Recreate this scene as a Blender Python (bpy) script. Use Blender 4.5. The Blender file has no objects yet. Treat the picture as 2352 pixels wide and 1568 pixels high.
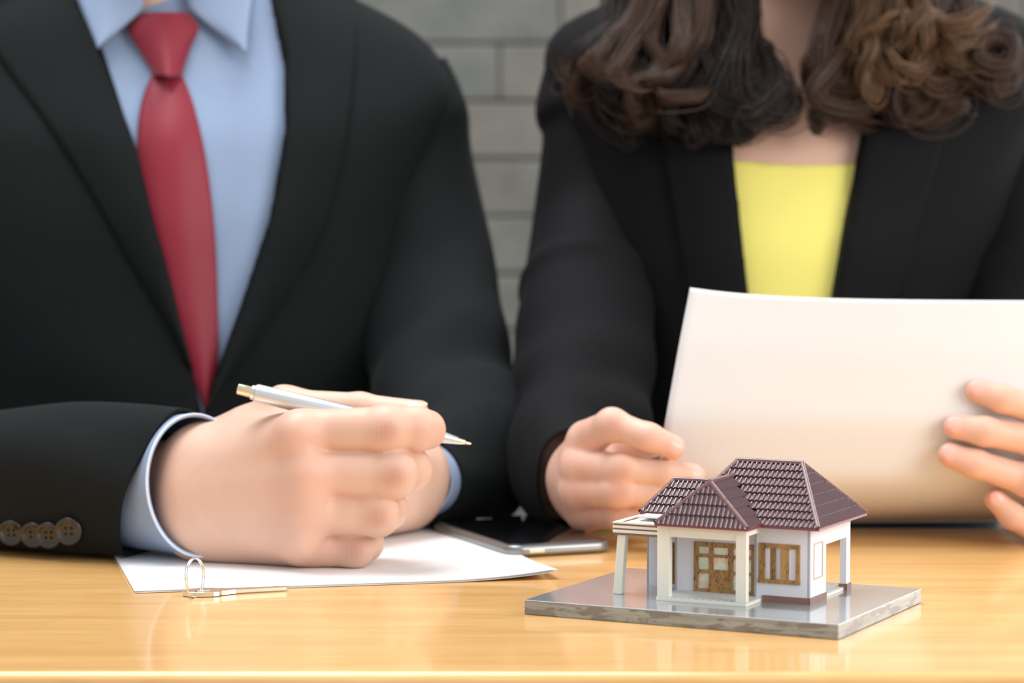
import bpy, bmesh, math, random
import numpy as np
import openvdb
from mathutils import Vector, Matrix
from mathutils.bvhtree import BVHTree

C = bpy.context.scene.collection
SC = bpy.context.scene
R = math.radians

# ---------------------------------------------------------------- camera, world, lights, exposure
# table top is z = 0; the camera stands 0.243 m above it and looks along +y, slightly down
FPX, HOR, CH = 6000.0, 440.0, 0.243
TH = math.atan2(784 - HOR, FPX)
cd = bpy.data.cameras.new('camera')
cam = bpy.data.objects.new('camera', cd); C.objects.link(cam)
cam.location = (0, 0, CH); cam.rotation_euler = (math.pi / 2 - TH, 0, 0)
cd.sensor_width = 36.0; cd.lens = FPX * 36.0 / 2352.0
cd.clip_start = .05
cd.dof.use_dof = True; cd.dof.focus_distance = 1.56; cd.dof.aperture_fstop = 6.2; cd.dof.aperture_blades = 0
SC.camera = cam

w = bpy.data.worlds.new('soft_daylight'); SC.world = w; w.use_nodes = True
bg = w.node_tree.nodes['Background']; bg.inputs[0].default_value = (.93, .965, 1.0, 1); bg.inputs[1].default_value = 0.72

def area(name, loc, target, sx, sy, power, col):
    l = bpy.data.lights.new(name, 'AREA'); l.shape = 'RECTANGLE'; l.size = sx; l.size_y = sy; l.energy = power; l.color = col
    o = bpy.data.objects.new(name, l); C.objects.link(o); o.location = loc
    o.rotation_euler = (Vector(target) - Vector(loc)).to_track_quat('-Z', 'Y').to_euler()
    return o
area('window_light', (1.9, .2, .95), (.1, 1.75, .1), 1.4, 1.3, 40, (1.0, .97, .93))
area('ceiling_light', (-.45, 1.98, 2.1), (-.1, 1.7, .1), 1.5, 1.2, 52, (.97, .98, 1.0))
area('added_back_light', (1.70, 3.12, .80), (.2, 1.5, .1), 1.4, 1.7, 26, (.97, .98, 1.0))  # unseen light, added for sheen on the roof slope, hair and table
SC.view_settings.view_transform = 'Standard'; SC.view_settings.look = 'None'
SC.view_settings.exposure = 0.05; SC.view_settings.gamma = 1; SC.view_settings.use_curve_mapping = False

# ---------------------------------------------------------------- helpers
_c, _s = math.cos(TH), math.sin(TH)
CAM = np.array([0, 0, CH])
def ray(px, py):
    x = (px - 1176) / FPX; z = -(py - 784) / FPX
    return np.array([x, _c + z * _s, -_s + z * _c])
def P(px, py, y):                      # the point at world depth y seen at that place of the photograph
    d = ray(px, py); return CAM + d * (y / d[1])
def PZ(px, py, z=0.0):                 # the point at height z
    d = ray(px, py); return CAM + d * ((z - CH) / d[2])

def tag(o, label=None, cat=None, group=None, kind=None):
    if label: o['label'] = label
    if cat: o['category'] = cat
    if group: o['group'] = group
    if kind: o['kind'] = kind
    return o
def empty(name, loc, label=None, cat=None, group=None, rz=0):
    o = bpy.data.objects.new(name, None); C.objects.link(o); o.location = loc; o.rotation_euler.z = rz
    o.empty_display_size = .02
    bpy.context.view_layer.update() if False else None
    return tag(o, label, cat, group)
def mesh_obj(name, verts, faces, m=None, parent=None, smooth=False, local=False):
    me = bpy.data.meshes.new(name); me.from_pydata([tuple(map(float, v)) for v in verts], [], [tuple(f) for f in faces]); me.update()
    return link(name, me, m, parent, smooth, local)
def link(name, me, m=None, parent=None, smooth=False, local=False):
    o = bpy.data.objects.new(name, me); C.objects.link(o)
    if m: me.materials.append(m)
    if smooth: me.shade_smooth()
    if parent:
        o.parent = parent
        if not local:
            mw = wmat(parent)
            o.matrix_parent_inverse = mw.inverted()
    return o
def wmat(o):
    m = Matrix.LocRotScale(o.location, o.rotation_euler, o.scale)
    if o.parent: m = wmat(o.parent) @ o.matrix_parent_inverse @ m
    return m
def bm_obj(name, bm, m=None, parent=None, smooth=False, local=False):
    me = bpy.data.meshes.new(name); bm.to_mesh(me); bm.free()
    return link(name, me, m, parent, smooth, local)
def box_bm(lo, hi, bev=0, seg=2, bm=None):
    bm = bm or bmesh.new()
    x0, y0, z0 = lo; x1, y1, z1 = hi
    vs = [bm.verts.new(p) for p in [(x0,y0,z0),(x1,y0,z0),(x1,y1,z0),(x0,y1,z0),(x0,y0,z1),(x1,y0,z1),(x1,y1,z1),(x0,y1,z1)]]
    es = set()
    for f in [(3,2,1,0),(4,5,6,7),(0,1,5,4),(1,2,6,5),(2,3,7,6),(3,0,4,7)]:
        fc = bm.faces.new([vs[i] for i in f]); es.update(fc.edges)
    if bev: bmesh.ops.bevel(bm, geom=list(es), offset=bev, segments=seg, affect='EDGES', profile=.5)
    return bm
def box(name, lo, hi, m, parent=None, bev=0, local=False, seg=2):
    lo2 = [min(a, b) for a, b in zip(lo, hi)]; hi2 = [max(a, b) for a, b in zip(lo, hi)]
    return bm_obj(name, box_bm(lo2, hi2, bev, seg), m, parent, False, local)
def catmull(pts, n):
    pts = np.array(pts, float); k = len(pts)
    t = np.linspace(0, k - 1, n); out = []
    for a in t:
        i = min(int(a), k - 2); f = a - i
        p0 = pts[max(i - 1, 0)]; p1 = pts[i]; p2 = pts[i + 1]; p3 = pts[min(i + 2, k - 1)]
        out.append(.5 * (2 * p1 + (p2 - p0) * f + (2*p0 - 5*p1 + 4*p2 - p3) * f*f + (3*p1 - p0 - 3*p2 + p3) * f**3))
    return np.array(out)
def tube_mesh(path, rad, seg=10, closed=False):      # round tube through points
    path = np.array(path, float); n = len(path)
    rad = np.full(n, rad) if np.isscalar(rad) else np.array(rad)
    if closed: T = np.roll(path, -1, 0) - np.roll(path, 1, 0)
    else: T = np.gradient(path, axis=0)
    T /= np.linalg.norm(T, axis=1)[:, None]
    a = np.cross(T[0], [0, 0, 1.]); a = a if np.linalg.norm(a) > .1 else np.cross(T[0], [1., 0, 0]); a /= np.linalg.norm(a)
    V = []; F = []
    for i in range(n):
        a = a - T[i] * (a @ T[i]); a /= np.linalg.norm(a); b = np.cross(T[i], a)
        for j in range(seg):
            t = 2 * math.pi * j / seg; V.append(path[i] + rad[i] * (a * math.cos(t) + b * math.sin(t)))
    m = n if closed else n - 1
    for i in range(m):
        for j in range(seg):
            i2 = (i + 1) % n; j2 = (j + 1) % seg
            F.append((i*seg+j, i*seg+j2, i2*seg+j2, i2*seg+j))
    if not closed: F.append(tuple(range(seg))[::-1]); F.append(tuple((n-1)*seg + j for j in range(seg)))
    return V, F
def solidify(o, t, off=-1):
    md = o.modifiers.new('thickness', 'SOLIDIFY'); md.thickness = t; md.offset = off; return o

# ---------------------------------------------------------------- materials
def mat(name, col, rough=.5, metal=0, spec=.5, coat=0, coat_r=.1, sss=0, sheen=0):
    m = bpy.data.materials.new(name); m.use_nodes = True; b = m.node_tree.nodes['Principled BSDF']
    b.inputs['Base Color'].default_value = (*col, 1); b.inputs['Roughness'].default_value = rough; b.inputs['Metallic'].default_value = metal
    b.inputs['Specular IOR Level'].default_value = spec; b.inputs['Coat Weight'].default_value = coat; b.inputs['Coat Roughness'].default_value = coat_r
    if sss:
        b.inputs['Subsurface Weight'].default_value = sss; b.inputs['Subsurface Radius'].default_value = (1, .35, .2); b.inputs['Subsurface Scale'].default_value = .004
    if sheen: b.inputs['Sheen Weight'].default_value = sheen; b.inputs['Sheen Roughness'].default_value = .4
    return m
def N(m, t, **kw):
    n = m.node_tree.nodes.new(t)
    for k, v in kw.items():
        if k.startswith('i_'): n.inputs[k[2:].replace('_', ' ')].default_value = v
        else: setattr(n, k, v)
    return n
def L(m, a, b): m.node_tree.links.new(a, b)
def B(m): return m.node_tree.nodes['Principled BSDF']
def coords(m, scale, kind='Object'):
    tc = N(m, 'ShaderNodeTexCoord'); mp = N(m, 'ShaderNodeMapping'); mp.inputs['Scale'].default_value = scale
    L(m, tc.outputs[kind], mp.inputs[0]); return mp.outputs[0]
def noise(m, vec, scale, detail=4, rough=.6, dist=0):
    n = N(m, 'ShaderNodeTexNoise'); n.inputs['Scale'].default_value = scale; n.inputs['Detail'].default_value = detail
    n.inputs['Roughness'].default_value = rough; n.inputs['Distortion'].default_value = dist; L(m, vec, n.inputs['Vector']); return n.outputs['Fac']
def ramp(m, fac, stops):
    r = N(m, 'ShaderNodeValToRGB'); e = r.color_ramp.elements
    while len(e) < len(stops): e.new(.5)
    for x, (p, c) in zip(e, stops): x.position = p; x.color = (*c, 1)
    L(m, fac, r.inputs[0]); return r.outputs[0]
def mixc(m, fac, a, b, mode='MIX'):
    n = N(m, 'ShaderNodeMix', data_type='RGBA', blend_type=mode)
    for s, v in ((0, fac), (6, a), (7, b)):
        if isinstance(v, (int, float)): n.inputs[s].default_value = v
        elif isinstance(v, tuple): n.inputs[s].default_value = (*v, 1)
        else: L(m, v, n.inputs[s])
    return n.outputs[2]
def bump(m, h, strength, dist):
    b = N(m, 'ShaderNodeBump'); b.inputs['Strength'].default_value = strength; b.inputs['Distance'].default_value = dist
    L(m, h, b.inputs['Height']); L(m, b.outputs[0], B(m).inputs['Normal'])

def wood_table():
    m = mat('honey_wood', (.8, .45, .15), .32, coat=.55, coat_r=.09)
    v = coords(m, (1.6, 14, 14)); n1 = noise(m, v, 3.0, 6, .6, .4); v2 = coords(m, (5, 120, 120)); n2 = noise(m, v2, 3.0, 4, .7, .3)
    c1 = ramp(m, n1, [(.3, (.70, .355, .10)), (.5, (.82, .46, .155)), (.72, (.90, .55, .215))])
    c = mixc(m, .22, c1, ramp(m, n2, [(.35, (.5, .22, .05)), (.6, (.95, .62, .28))]))
    L(m, c, B(m).inputs['Base Color']); bump(m, n2, .04, .0006); return m
def brick_mat():
    m = mat('grey_stone', (.2, .19, .18), .85)
    oi = N(m, 'ShaderNodeObjectInfo'); c = ramp(m, oi.outputs['Random'], [(.0, (.10, .105, .095)), (.35, (.135, .145, .13)), (.6, (.175, .155, .125)), (.85, (.115, .103, .098)), (1, (.18, .165, .135))])
    n = noise(m, coords(m, (1, 1, 1), 'Object'), 14, 5); c2 = mixc(m, .35, c, ramp(m, n, [(.3, (.10, .10, .095)), (.7, (.26, .25, .23))]))
    L(m, c2, B(m).inputs['Base Color']); bump(m, n, .5, .006); return m
def cloth(name, col, rough=.85, scale=900, var=.25, sheen=.0, bs=.12):
    m = mat(name, col, rough, spec=.14, sheen=sheen)
    v = coords(m, (1, 1, 1)); n = noise(m, v, scale, 2); n2 = noise(m, v, 9, 3)
    d = tuple(c * (1 - var) for c in col); u = tuple(min(1, c * (1 + var)) for c in col)
    c = mixc(m, .5, ramp(m, n, [(.3, d), (.7, u)]), ramp(m, n2, [(.3, d), (.7, u)]))
    L(m, c, B(m).inputs['Base Color']); bump(m, n, bs, .0005); return m
def skin(name, col, red, nailc):
    m = mat(name, col, .48, spec=.38, sss=.08)
    v = coords(m, (1, 1, 1)); n = noise(m, v, 38, 4, .6); n2 = noise(m, v, 700, 3)
    a = N(m, 'ShaderNodeAttribute', attribute_name='flush'); b = N(m, 'ShaderNodeAttribute', attribute_name='nail')
    base = mixc(m, n, tuple(c * .93 for c in col), tuple(min(1, c * 1.06) for c in col))
    c = mixc(m, a.outputs['Fac'], base, red); c = mixc(m, b.outputs['Fac'], c, nailc)
    L(m, c, B(m).inputs['Base Color'])
    cr = N(m, 'ShaderNodeAttribute', attribute_name='crease'); wv = N(m, 'ShaderNodeTexWave'); wv.bands_direction = 'X'; wv.inputs['Scale'].default_value = 110; wv.inputs['Distortion'].default_value = 3.5; wv.inputs['Detail Scale'].default_value = 60; L(m, v, wv.inputs[0])
    mu = N(m, 'ShaderNodeMath', operation='MULTIPLY'); L(m, wv.outputs['Fac'], mu.inputs[0]); L(m, cr.outputs['Fac'], mu.inputs[1])
    ad = N(m, 'ShaderNodeMath', operation='MULTIPLY_ADD'); L(m, n2, ad.inputs[0]); ad.inputs[1].default_value = .15; L(m, mu.outputs[0], ad.inputs[2]); bump(m, ad.outputs[0], .55, .0007)
    r = N(m, 'ShaderNodeMapRange'); L(m, b.outputs['Fac'], r.inputs[0]); r.inputs[3].default_value = .48; r.inputs[4].default_value = .22; L(m, r.outputs[0], B(m).inputs['Roughness'])
    return m
M = dict(
    wood=wood_table(), brick=brick_mat(), mortar=mat('mortar', (.11, .11, .10), .95), floor=cloth('floor_carpet', (.2, .19, .18), .95, 400),
    paper=mat('white_paper', (.88, .88, .88), .6, spec=.3), paper2=mat('dimmed_white_paper', (.74, .725, .71), .6, spec=.3),  # held sheets: same white paper, with its dimmer lighting put into the colour
    suit=cloth('charcoal_wool', (.0088, .0108, .0112), .85, 1100, .22, .015), suit2=cloth('black_wool', (.0066, .0068, .0076), .8, 1100, .2, .015),
    shirt=cloth('pale_blue_cotton', (.285, .37, .53), .8, 1500, .12), shirtin=mat('cuff_inside', (.16, .15, .18), .9), piping=mat('cuff_edge', (.66, .74, .88), .8),
    yellow=cloth('yellow_knit', (.95, .85, .22), .85, 900, .05), button=mat('horn_button', (.009, .008, .007), .28, coat=.4), thread=mat('thread', (.004, .004, .004), .9),
    skin=skin('skin_man', (.71, .455, .345), (.70, .26, .20), (.80, .52, .41)), skin2=skin('skin_woman', (.74, .465, .35), (.76, .29, .22), (.84, .47, .40)),
    steel=mat('brushed_steel', (.78, .78, .77), .2, 1), penbody=mat('satin_silver', (.74, .75, .76), .34, .9), brass=mat('gold_chrome', (.86, .72, .48), .18, 1),
    keymetal=mat('nickel_key', (.72, .68, .58), .24, 1), phonecase=mat('phone_shell', (.27, .28, .28), .33, .75), phonescreen=mat('phone_glass', (.004, .005, .006), .05, 0, .6, coat=1, coat_r=.03),
    phonebutton=mat('phone_button', (.62, .52, .40), .35, .7),
    trousers=cloth('black_trousers', (.014, .014, .015)),
)
def tie_mat():
    m = mat('crimson_silk', (.25, .014, .032), .5, spec=.35, sheen=.2)
    tc = coords(m, (1, 1, 1)); wv = N(m, 'ShaderNodeTexWave'); wv.inputs['Scale'].default_value = 160; wv.bands_direction = 'DIAGONAL'; L(m, tc, wv.inputs[0])
    c = mixc(m, wv.outputs['Fac'], (.21, .011, .026), (.31, .022, .044)); L(m, c, B(m).inputs['Base Color']); bump(m, wv.outputs['Fac'], .25, .0004); return m
M['tie'] = tie_mat()
def hair_mat(name, col):
    m = mat(name, col, .42, spec=.32)
    h = N(m, 'ShaderNodeHairInfo'); c = mixc(m, h.outputs['Random'], tuple(x * .6 for x in col), tuple(min(1, x * 1.5) for x in col)); L(m, c, B(m).inputs['Base Color'])
    return m

# ---------------------------------------------------------------- distance-field modelling (bodies, hands, jackets)
class Field:
    def __init__(s, lo, hi, h):
        s.lo = np.array(lo, float); s.h = h
        s.n = np.ceil((np.array(hi) - s.lo) / h).astype(int) + 1
        s.F = np.full(s.n, .5, np.float32)
        s.ax = [s.lo[i] + h * np.arange(s.n[i]) for i in range(3)]
    def sl(s, lo, hi, pad):
        a = np.clip(np.floor((np.minimum(lo, hi) - pad - s.lo) / s.h).astype(int), 0, s.n); b = np.clip(np.ceil((np.maximum(lo, hi) + pad - s.lo) / s.h).astype(int) + 1, 0, s.n)
        g = tuple(slice(x, y) for x, y in zip(a, b))
        X = s.ax[0][g[0]][:, None, None].astype(np.float32); Y = s.ax[1][g[1]][None, :, None].astype(np.float32); Z = s.ax[2][g[2]][None, None, :].astype(np.float32)
        return g, X, Y, Z
    @staticmethod
    def smin(a, b, k):
        h = np.clip(1 - np.abs(a - b) / k, 0, 1); return np.minimum(a, b) - h * h * k * .25
    @staticmethod
    def dcap(X, Y, Z, a, b, ra, rb):
        d = b - a; L2 = float(d @ d) + 1e-12
        t = np.clip(((X - a[0]) * d[0] + (Y - a[1]) * d[1] + (Z - a[2]) * d[2]) / L2, 0, 1)
        return np.sqrt((X - a[0] - t*d[0])**2 + (Y - a[1] - t*d[1])**2 + (Z - a[2] - t*d[2])**2) - (ra + (rb - ra) * t)
    def cap(s, a, b, ra, rb, k=.004):
        a = np.array(a, float); b = np.array(b, float); m = max(ra, rb) + k + 3 * s.h
        g, X, Y, Z = s.sl(np.minimum(a, b), np.maximum(a, b), m)
        if s.F[g].size: s.F[g] = s.smin(s.F[g], s.dcap(X, Y, Z, a, b, ra, rb), k)
    def ell(s, c, r, k=.004, rot=None, sub=False):
        c = np.array(c, float); r = np.array(r, float); m = r.max() + k + 3 * s.h
        g, X, Y, Z = s.sl(c, c, m)
        x, y, z = X - c[0], Y - c[1], Z - c[2]
        if rot is not None:
            q = np.array(rot); x, y, z = [q[i][0]*x + q[i][1]*y + q[i][2]*z for i in range(3)]
        d = (np.sqrt((x/r[0])**2 + (y/r[1])**2 + (z/r[2])**2) - 1) * r.min()
        s.F[g] = -s.smin(-s.F[g], d, k) if sub else s.smin(s.F[g], d, k)
    def sub(s, a, b, ra, rb, k=.001):
        a = np.array(a, float); b = np.array(b, float); m = max(ra, rb) + k + 3 * s.h
        g, X, Y, Z = s.sl(np.minimum(a, b), np.maximum(a, b), m)
        if s.F[g].size: s.F[g] = -s.smin(-s.F[g], s.dcap(X, Y, Z, a, b, ra, rb), k)
    def chain(s, pts, rad, k_in, k_far, k_near, near, reach, spread=None):    # a finger: own chain, then joined with a blend that is soft only near its root
        pts = [np.array(p, float) for p in pts]; m = max(rad) + k_near + 3 * s.h
        g, X, Y, Z = s.sl(np.min(pts, 0), np.max(pts, 0), m)
        D = None
        for i in range(len(pts) - 1):
            if spread is None: d = s.dcap(X, Y, Z, pts[i], pts[i+1], rad[i], rad[i+1])
            else:
                q = np.array(spread); n_ = np.linalg.norm(q)
                d = s.smin(s.dcap(X, Y, Z, pts[i] + q, pts[i+1] + q, rad[i] - n_, rad[i+1] - n_), s.dcap(X, Y, Z, pts[i] - q, pts[i+1] - q, rad[i] - n_, rad[i+1] - n_), .012)
            D = d if D is None else s.smin(D, d, k_in)
        q = np.sqrt((X - near[0])**2 + (Y - near[1])**2 + (Z - near[2])**2)
        k = k_far + (k_near - k_far) * np.clip(1 - (q - reach) / reach, 0, 1)
        s.F[g] = s.smin(s.F[g], D, k)
    def stack(s, cx, table, k=.01, z0=None, z1=None):            # loft of superellipses: rows (z, half width, half depth, centre y, exponent)
        T = np.array(table); zz = s.ax[2]
        def sm(i):
            q = np.interp(zz, T[:, 0], T[:, i]); kk = max(1, int(.03 / s.h)); q = np.pad(q, kk, mode='edge'); ker = np.hanning(2*kk + 3)[1:-1]; ker /= ker.sum()
            return np.convolve(q, ker, 'valid').astype(np.float32)[None, None, :]
        a, b, cy, n = [sm(i) for i in (1, 2, 3, 4)]
        cxx = (np.interp(zz, T[:, 0], T[:, 5]) if T.shape[1] > 5 else np.full(len(zz), 0.)).astype(np.float32)[None, None, :] + cx
        X = s.ax[0][:, None, None].astype(np.float32); Y = s.ax[1][None, :, None].astype(np.float32); Z = zz[None, None, :]
        d = ((np.abs(X - cxx) / a)**n + (np.abs(Y - cy) / b)**n)**(1 / n) - 1
        d = d * np.minimum(a, b); d = np.maximum(d, np.maximum(T[0, 0] - Z, Z - T[-1, 0]))
        s.F = s.smin(s.F, d.astype(np.float32), k)
    def grid(s):
        return np.meshgrid(*[a.astype(np.float32) for a in s.ax], indexing='ij', sparse=True)
    def mesh(s, adapt=0.0):
        g = openvdb.FloatGrid(.5); F = np.clip(s.F, -4*s.h, 4*s.h)
        F[0], F[-1], F[:, 0], F[:, -1], F[:, :, 0], F[:, :, -1] = [4*s.h] * 6
        g.copyFromArray(np.ascontiguousarray(F, dtype=np.float32))
        v, t, q = g.convertToPolygons(isovalue=0.0, adaptivity=adapt)
        v = v * s.h + s.lo
        return v, [tuple(x[::-1]) for x in t.tolist()] + [tuple(x[::-1]) for x in q.tolist()]

def vnoise(X, Y, Z, seed, n=6, lo=8, hi=30):                      # cheap smooth wobble: a sum of sines
    r = np.random.RandomState(seed); out = 0
    for i in range(n):
        k = r.uniform(-1, 1, 3); k = k / np.linalg.norm(k) * r.uniform(lo, hi); out = out + np.sin(k[0]*X + k[1]*Y + k[2]*Z + r.uniform(0, 6.3)) / n
    return out
def poly_sd(X, Z, poly):                                          # signed distance to a polygon, negative inside
    p = np.array(poly, float); n = len(p); d = np.full(np.broadcast(X, Z).shape, 1e9, np.float32); ins = np.zeros(d.shape, bool)
    for i in range(n):
        a, b = p[i], p[(i+1) % n]; e = b - a
        t = np.clip(((X - a[0])*e[0] + (Z - a[1])*e[1]) / (e @ e), 0, 1)
        d = np.minimum(d, (X - a[0] - t*e[0])**2 + (Z - a[1] - t*e[1])**2)
        c = ((a[1] > Z) != (b[1] > Z))
        xi = a[0] + (Z - a[1]) / (e[1] if abs(e[1]) > 1e-9 else 1e-9) * e[0]; ins ^= c & (X < xi)
    d = np.sqrt(d); return np.where(ins, -d, d)

def bvh_of(v, f): return BVHTree.FromPolygons([tuple(x) for x in v], f)
def hit(bvh, px, py, default):
    d = Vector(ray(px, py)); loc, nor, idx, dist = bvh.ray_cast(Vector(CAM), d.normalized())
    return loc.y if loc is not None else default
def strip(name, Lp, Rp, n, m, bvh, m_, parent, off=.004, bulge=0., thick=.002, edge=0., default=2.1, fold=None, smooth_it=3):
    # cloth lying on a surface: ruled between two edges, laid on the garment below, raised by off, with a real thickness
    A = catmull(Lp, n); Bq = catmull(Rp, n); U = np.linspace(0, 1, m)
    Y = np.zeros((n, m)); PX = np.zeros((n, m, 2))
    for i in range(n):
        for j in range(m):
            p = A[i] * (1 - U[j]) + Bq[i] * U[j]; PX[i, j] = p; Y[i, j] = hit(bvh, p[0], p[1], np.nan)
    for i in range(n):
        r = Y[i]; ok = ~np.isnan(r)
        if ok.any(): Y[i] = np.interp(np.arange(m), np.arange(m)[ok], r[ok])
    ok = ~np.isnan(Y[:, 0])
    for j in range(m): Y[:, j] = np.interp(np.arange(n), np.arange(n)[ok], Y[ok, j]) if ok.any() else default
    for _ in range(smooth_it):
        Z = np.pad(Y, 1, mode='edge'); Y = np.minimum(Y, (Z[1:-1, 1:-1]*2 + Z[:-2, 1:-1] + Z[2:, 1:-1] + Z[1:-1, :-2] + Z[1:-1, 2:]) / 6)
    V = []
    for i in range(n):
        for j in range(m):
            u = U[j]; t = i / (n - 1)
            o = off + bulge * math.sin(math.pi * u) + edge * u + (fold(t, u) if fold else 0)
            V.append(P(PX[i, j, 0], PX[i, j, 1], Y[i, j] - o))
    F = [(i*m+j, i*m+j+1, (i+1)*m+j+1, (i+1)*m+j) for i in range(n-1) for j in range(m-1)]
    if (Bq[0] - A[0])[0] < 0: F = [f[::-1] for f in F]
    # make the outside face the camera
    a, b, c = (np.array(V[k]) for k in F[len(F)//2][:3]); nn = np.cross(b - a, c - b)
    if nn @ (a - CAM) > 0: F = [f[::-1] for f in F]
    o = mesh_obj(name, V, F, m_, parent, True); solidify(o, thick); return o

def sleeve_mesh(keys, nring, nseg, wrinkle=None, flat_z=None, hint=(0, 0, 1), slant_end=0., slant_len=.08, endfn=None):
    # keys: (point, half height along "up", half depth across); parallel-transported from the cuff (last key) backwards
    K = np.array([list(k[0]) + [k[1], k[2]] for k in keys], float); S = catmull(K, nring)
    c = S[:, :3]; T = np.gradient(c, axis=0); T /= np.linalg.norm(T, axis=1)[:, None]
    arc = np.concatenate([[0], np.cumsum(np.linalg.norm(np.diff(c, axis=0), axis=1))]); tot = arc[-1]
    up = np.array(hint, float); ups = [None] * nring
    for i in range(nring - 1, -1, -1):
        up = up - T[i] * (up @ T[i]); up /= np.linalg.norm(up); ups[i] = up
    V = []
    for i in range(nring):
        side = np.cross(T[i], ups[i])
        for j in range(nseg):
            a = 2 * math.pi * j / nseg; ca, sa = math.cos(a), math.sin(a)
            d = wrinkle(arc[i], tot, a) if wrinkle else 0
            q = c[i] + ups[i] * ca * (S[i, 3] + d) + side * sa * (S[i, 4] + d)
            w_ = max(0, 1 - (tot - arc[i]) / slant_len)
            if slant_end: q = q + T[i] * slant_end * ca * S[i, 3] * w_
            if endfn: q = q + T[i] * endfn(a) * w_
            if flat_z is not None and q[2] < flat_z + .004: q[2] = flat_z + .004 * math.exp((q[2] - flat_z - .004) / .004) 
            V.append(q)
    F = [(i*nseg+j, (i+1)*nseg+j, (i+1)*nseg+(j+1) % nseg, i*nseg+(j+1) % nseg) for i in range(nring-1) for j in range(nseg)]
    return V, F, (c, T, ups, S)

# ---------------------------------------------------------------- the room
def structure(o): o['kind'] = 'structure'; return o
FLOOR = -.745
structure(box('floor', (-3.2, -2.2, FLOOR - .05), (3.4, 3.45, FLOOR), M['floor']))
WALL_Y = 3.2
WX1 = .95
back = structure(box('wall_back', (-3.2, WALL_Y + .012, FLOOR), (WX1, WALL_Y + .12, 1.9), M['mortar']))
win = structure(empty('added_window', (2.35, WALL_Y + .06, FLOOR)))      # unseen window, added right of the frame for back light and reflections
box('window_frame', (WX1, WALL_Y + .03, FLOOR), (3.4, WALL_Y + .10, FLOOR + .35), M['paper'], win); box('window_frame', (WX1, WALL_Y + .03, 1.82), (3.4, WALL_Y + .10, 1.9), M['paper'], win)
for x in (WX1 + .03, 2.45, 3.37): box('window_frame', (x - .03, WALL_Y + .03, FLOOR + .35), (x + .03, WALL_Y + .10, 1.82), M['paper'], win)
gl = mat('clear_glass', (1, 1, 1), 0.0); B(gl).inputs['Transmission Weight'].default_value = 1; B(gl).inputs['IOR'].default_value = 1.02
box('window_glass', (WX1 + .06, WALL_Y + .06, FLOOR + .35), (3.34, WALL_Y + .064, 1.82), gl, win)
rb = random.Random(4)
bh = .0702; bl = .46
zoff = CH + (HOR - 102) / FPX * WALL_Y                             # a joint sits at this height
k0 = int((zoff - FLOOR) / bh)
for r in range(-k0 + 3, 9):
    z0 = zoff + r * bh
    x = -1.05 - rb.random() * bl
    while x < WX1 - .02:
        ln = min(bl * rb.uniform(.7, 1.25), WX1 - x); dz = rb.uniform(0, .005)
        o = box('brick', (x + .0007, WALL_Y + dz, z0 + .0015), (x + ln - .0007, WALL_Y + .03, z0 + bh - .0015), M['brick'], back, bev=.003, seg=2)
        x += ln

# ---------------------------------------------------------------- the table
TX0, TX1, TY0, TY1, TT = -.95, 1.05, 1.309, 1.886, .030
tab = empty('desk', (0, 1.68, FLOOR), 'honey-coloured glossy wooden desk under the two pairs of hands', 'table')
box('tabletop', (TX0, TY0, -TT), (TX1, TY1, 0), M['wood'], tab, bev=.006, seg=5)
for sx in (TX0 + .05, TX1 - .05):
    for sy in (TY0 + .06, TY1 - .06):
        box('leg', (sx - .03, sy - .03, FLOOR), (sx + .03, sy + .03, -TT), M['wood'], tab, bev=.003)

# ---------------------------------------------------------------- sheets lying on the table
fl = PZ(310, 1363); fr = PZ(1280, 1330); bd = PZ(170, 1293) - fl; bd /= np.linalg.norm(bd)
wdir = fr - fl; wl = np.linalg.norm(wdir); wdir /= wl
bd = np.array([-wdir[1], wdir[0], 0])
stack_root = empty('paper_sheets', tuple(fl + wdir*.13 + bd*.14), 'blank white paper sheets lying flat on the desk under the man\'s hands', 'paper')
for k in range(3):
    V = []; n, m_ = 40, 40
    ox = [0, .0006, -.0004][k]; oy = [0, .0008, .0003][k]
    for i in range(n):
        for j in range(m_):
            u = i / (n-1); v = j / (m_-1)
            lift = max(0, (u - .72) / .28)**2 * max(0, 1 - v * 2.2)**2 * .0050 * (.9 + .05*k)
            q = fl + wdir * (u * wl + ox) + bd * (v * .29 + oy ); q = q.copy(); q[2] = .0004 + k * .00055 + lift + (.0004 * math.sin(u * 9) ** 2 * (v < .05) * 0)
            V.append(q)
    F = [(i*m_+j, (i+1)*m_+j, (i+1)*m_+j+1, i*m_+j+1) for i in range(n-1) for j in range(m_-1)]
    o = mesh_obj('sheet', V, F, M['paper'], stack_root, True); solidify(o, .00016, 1)

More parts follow.
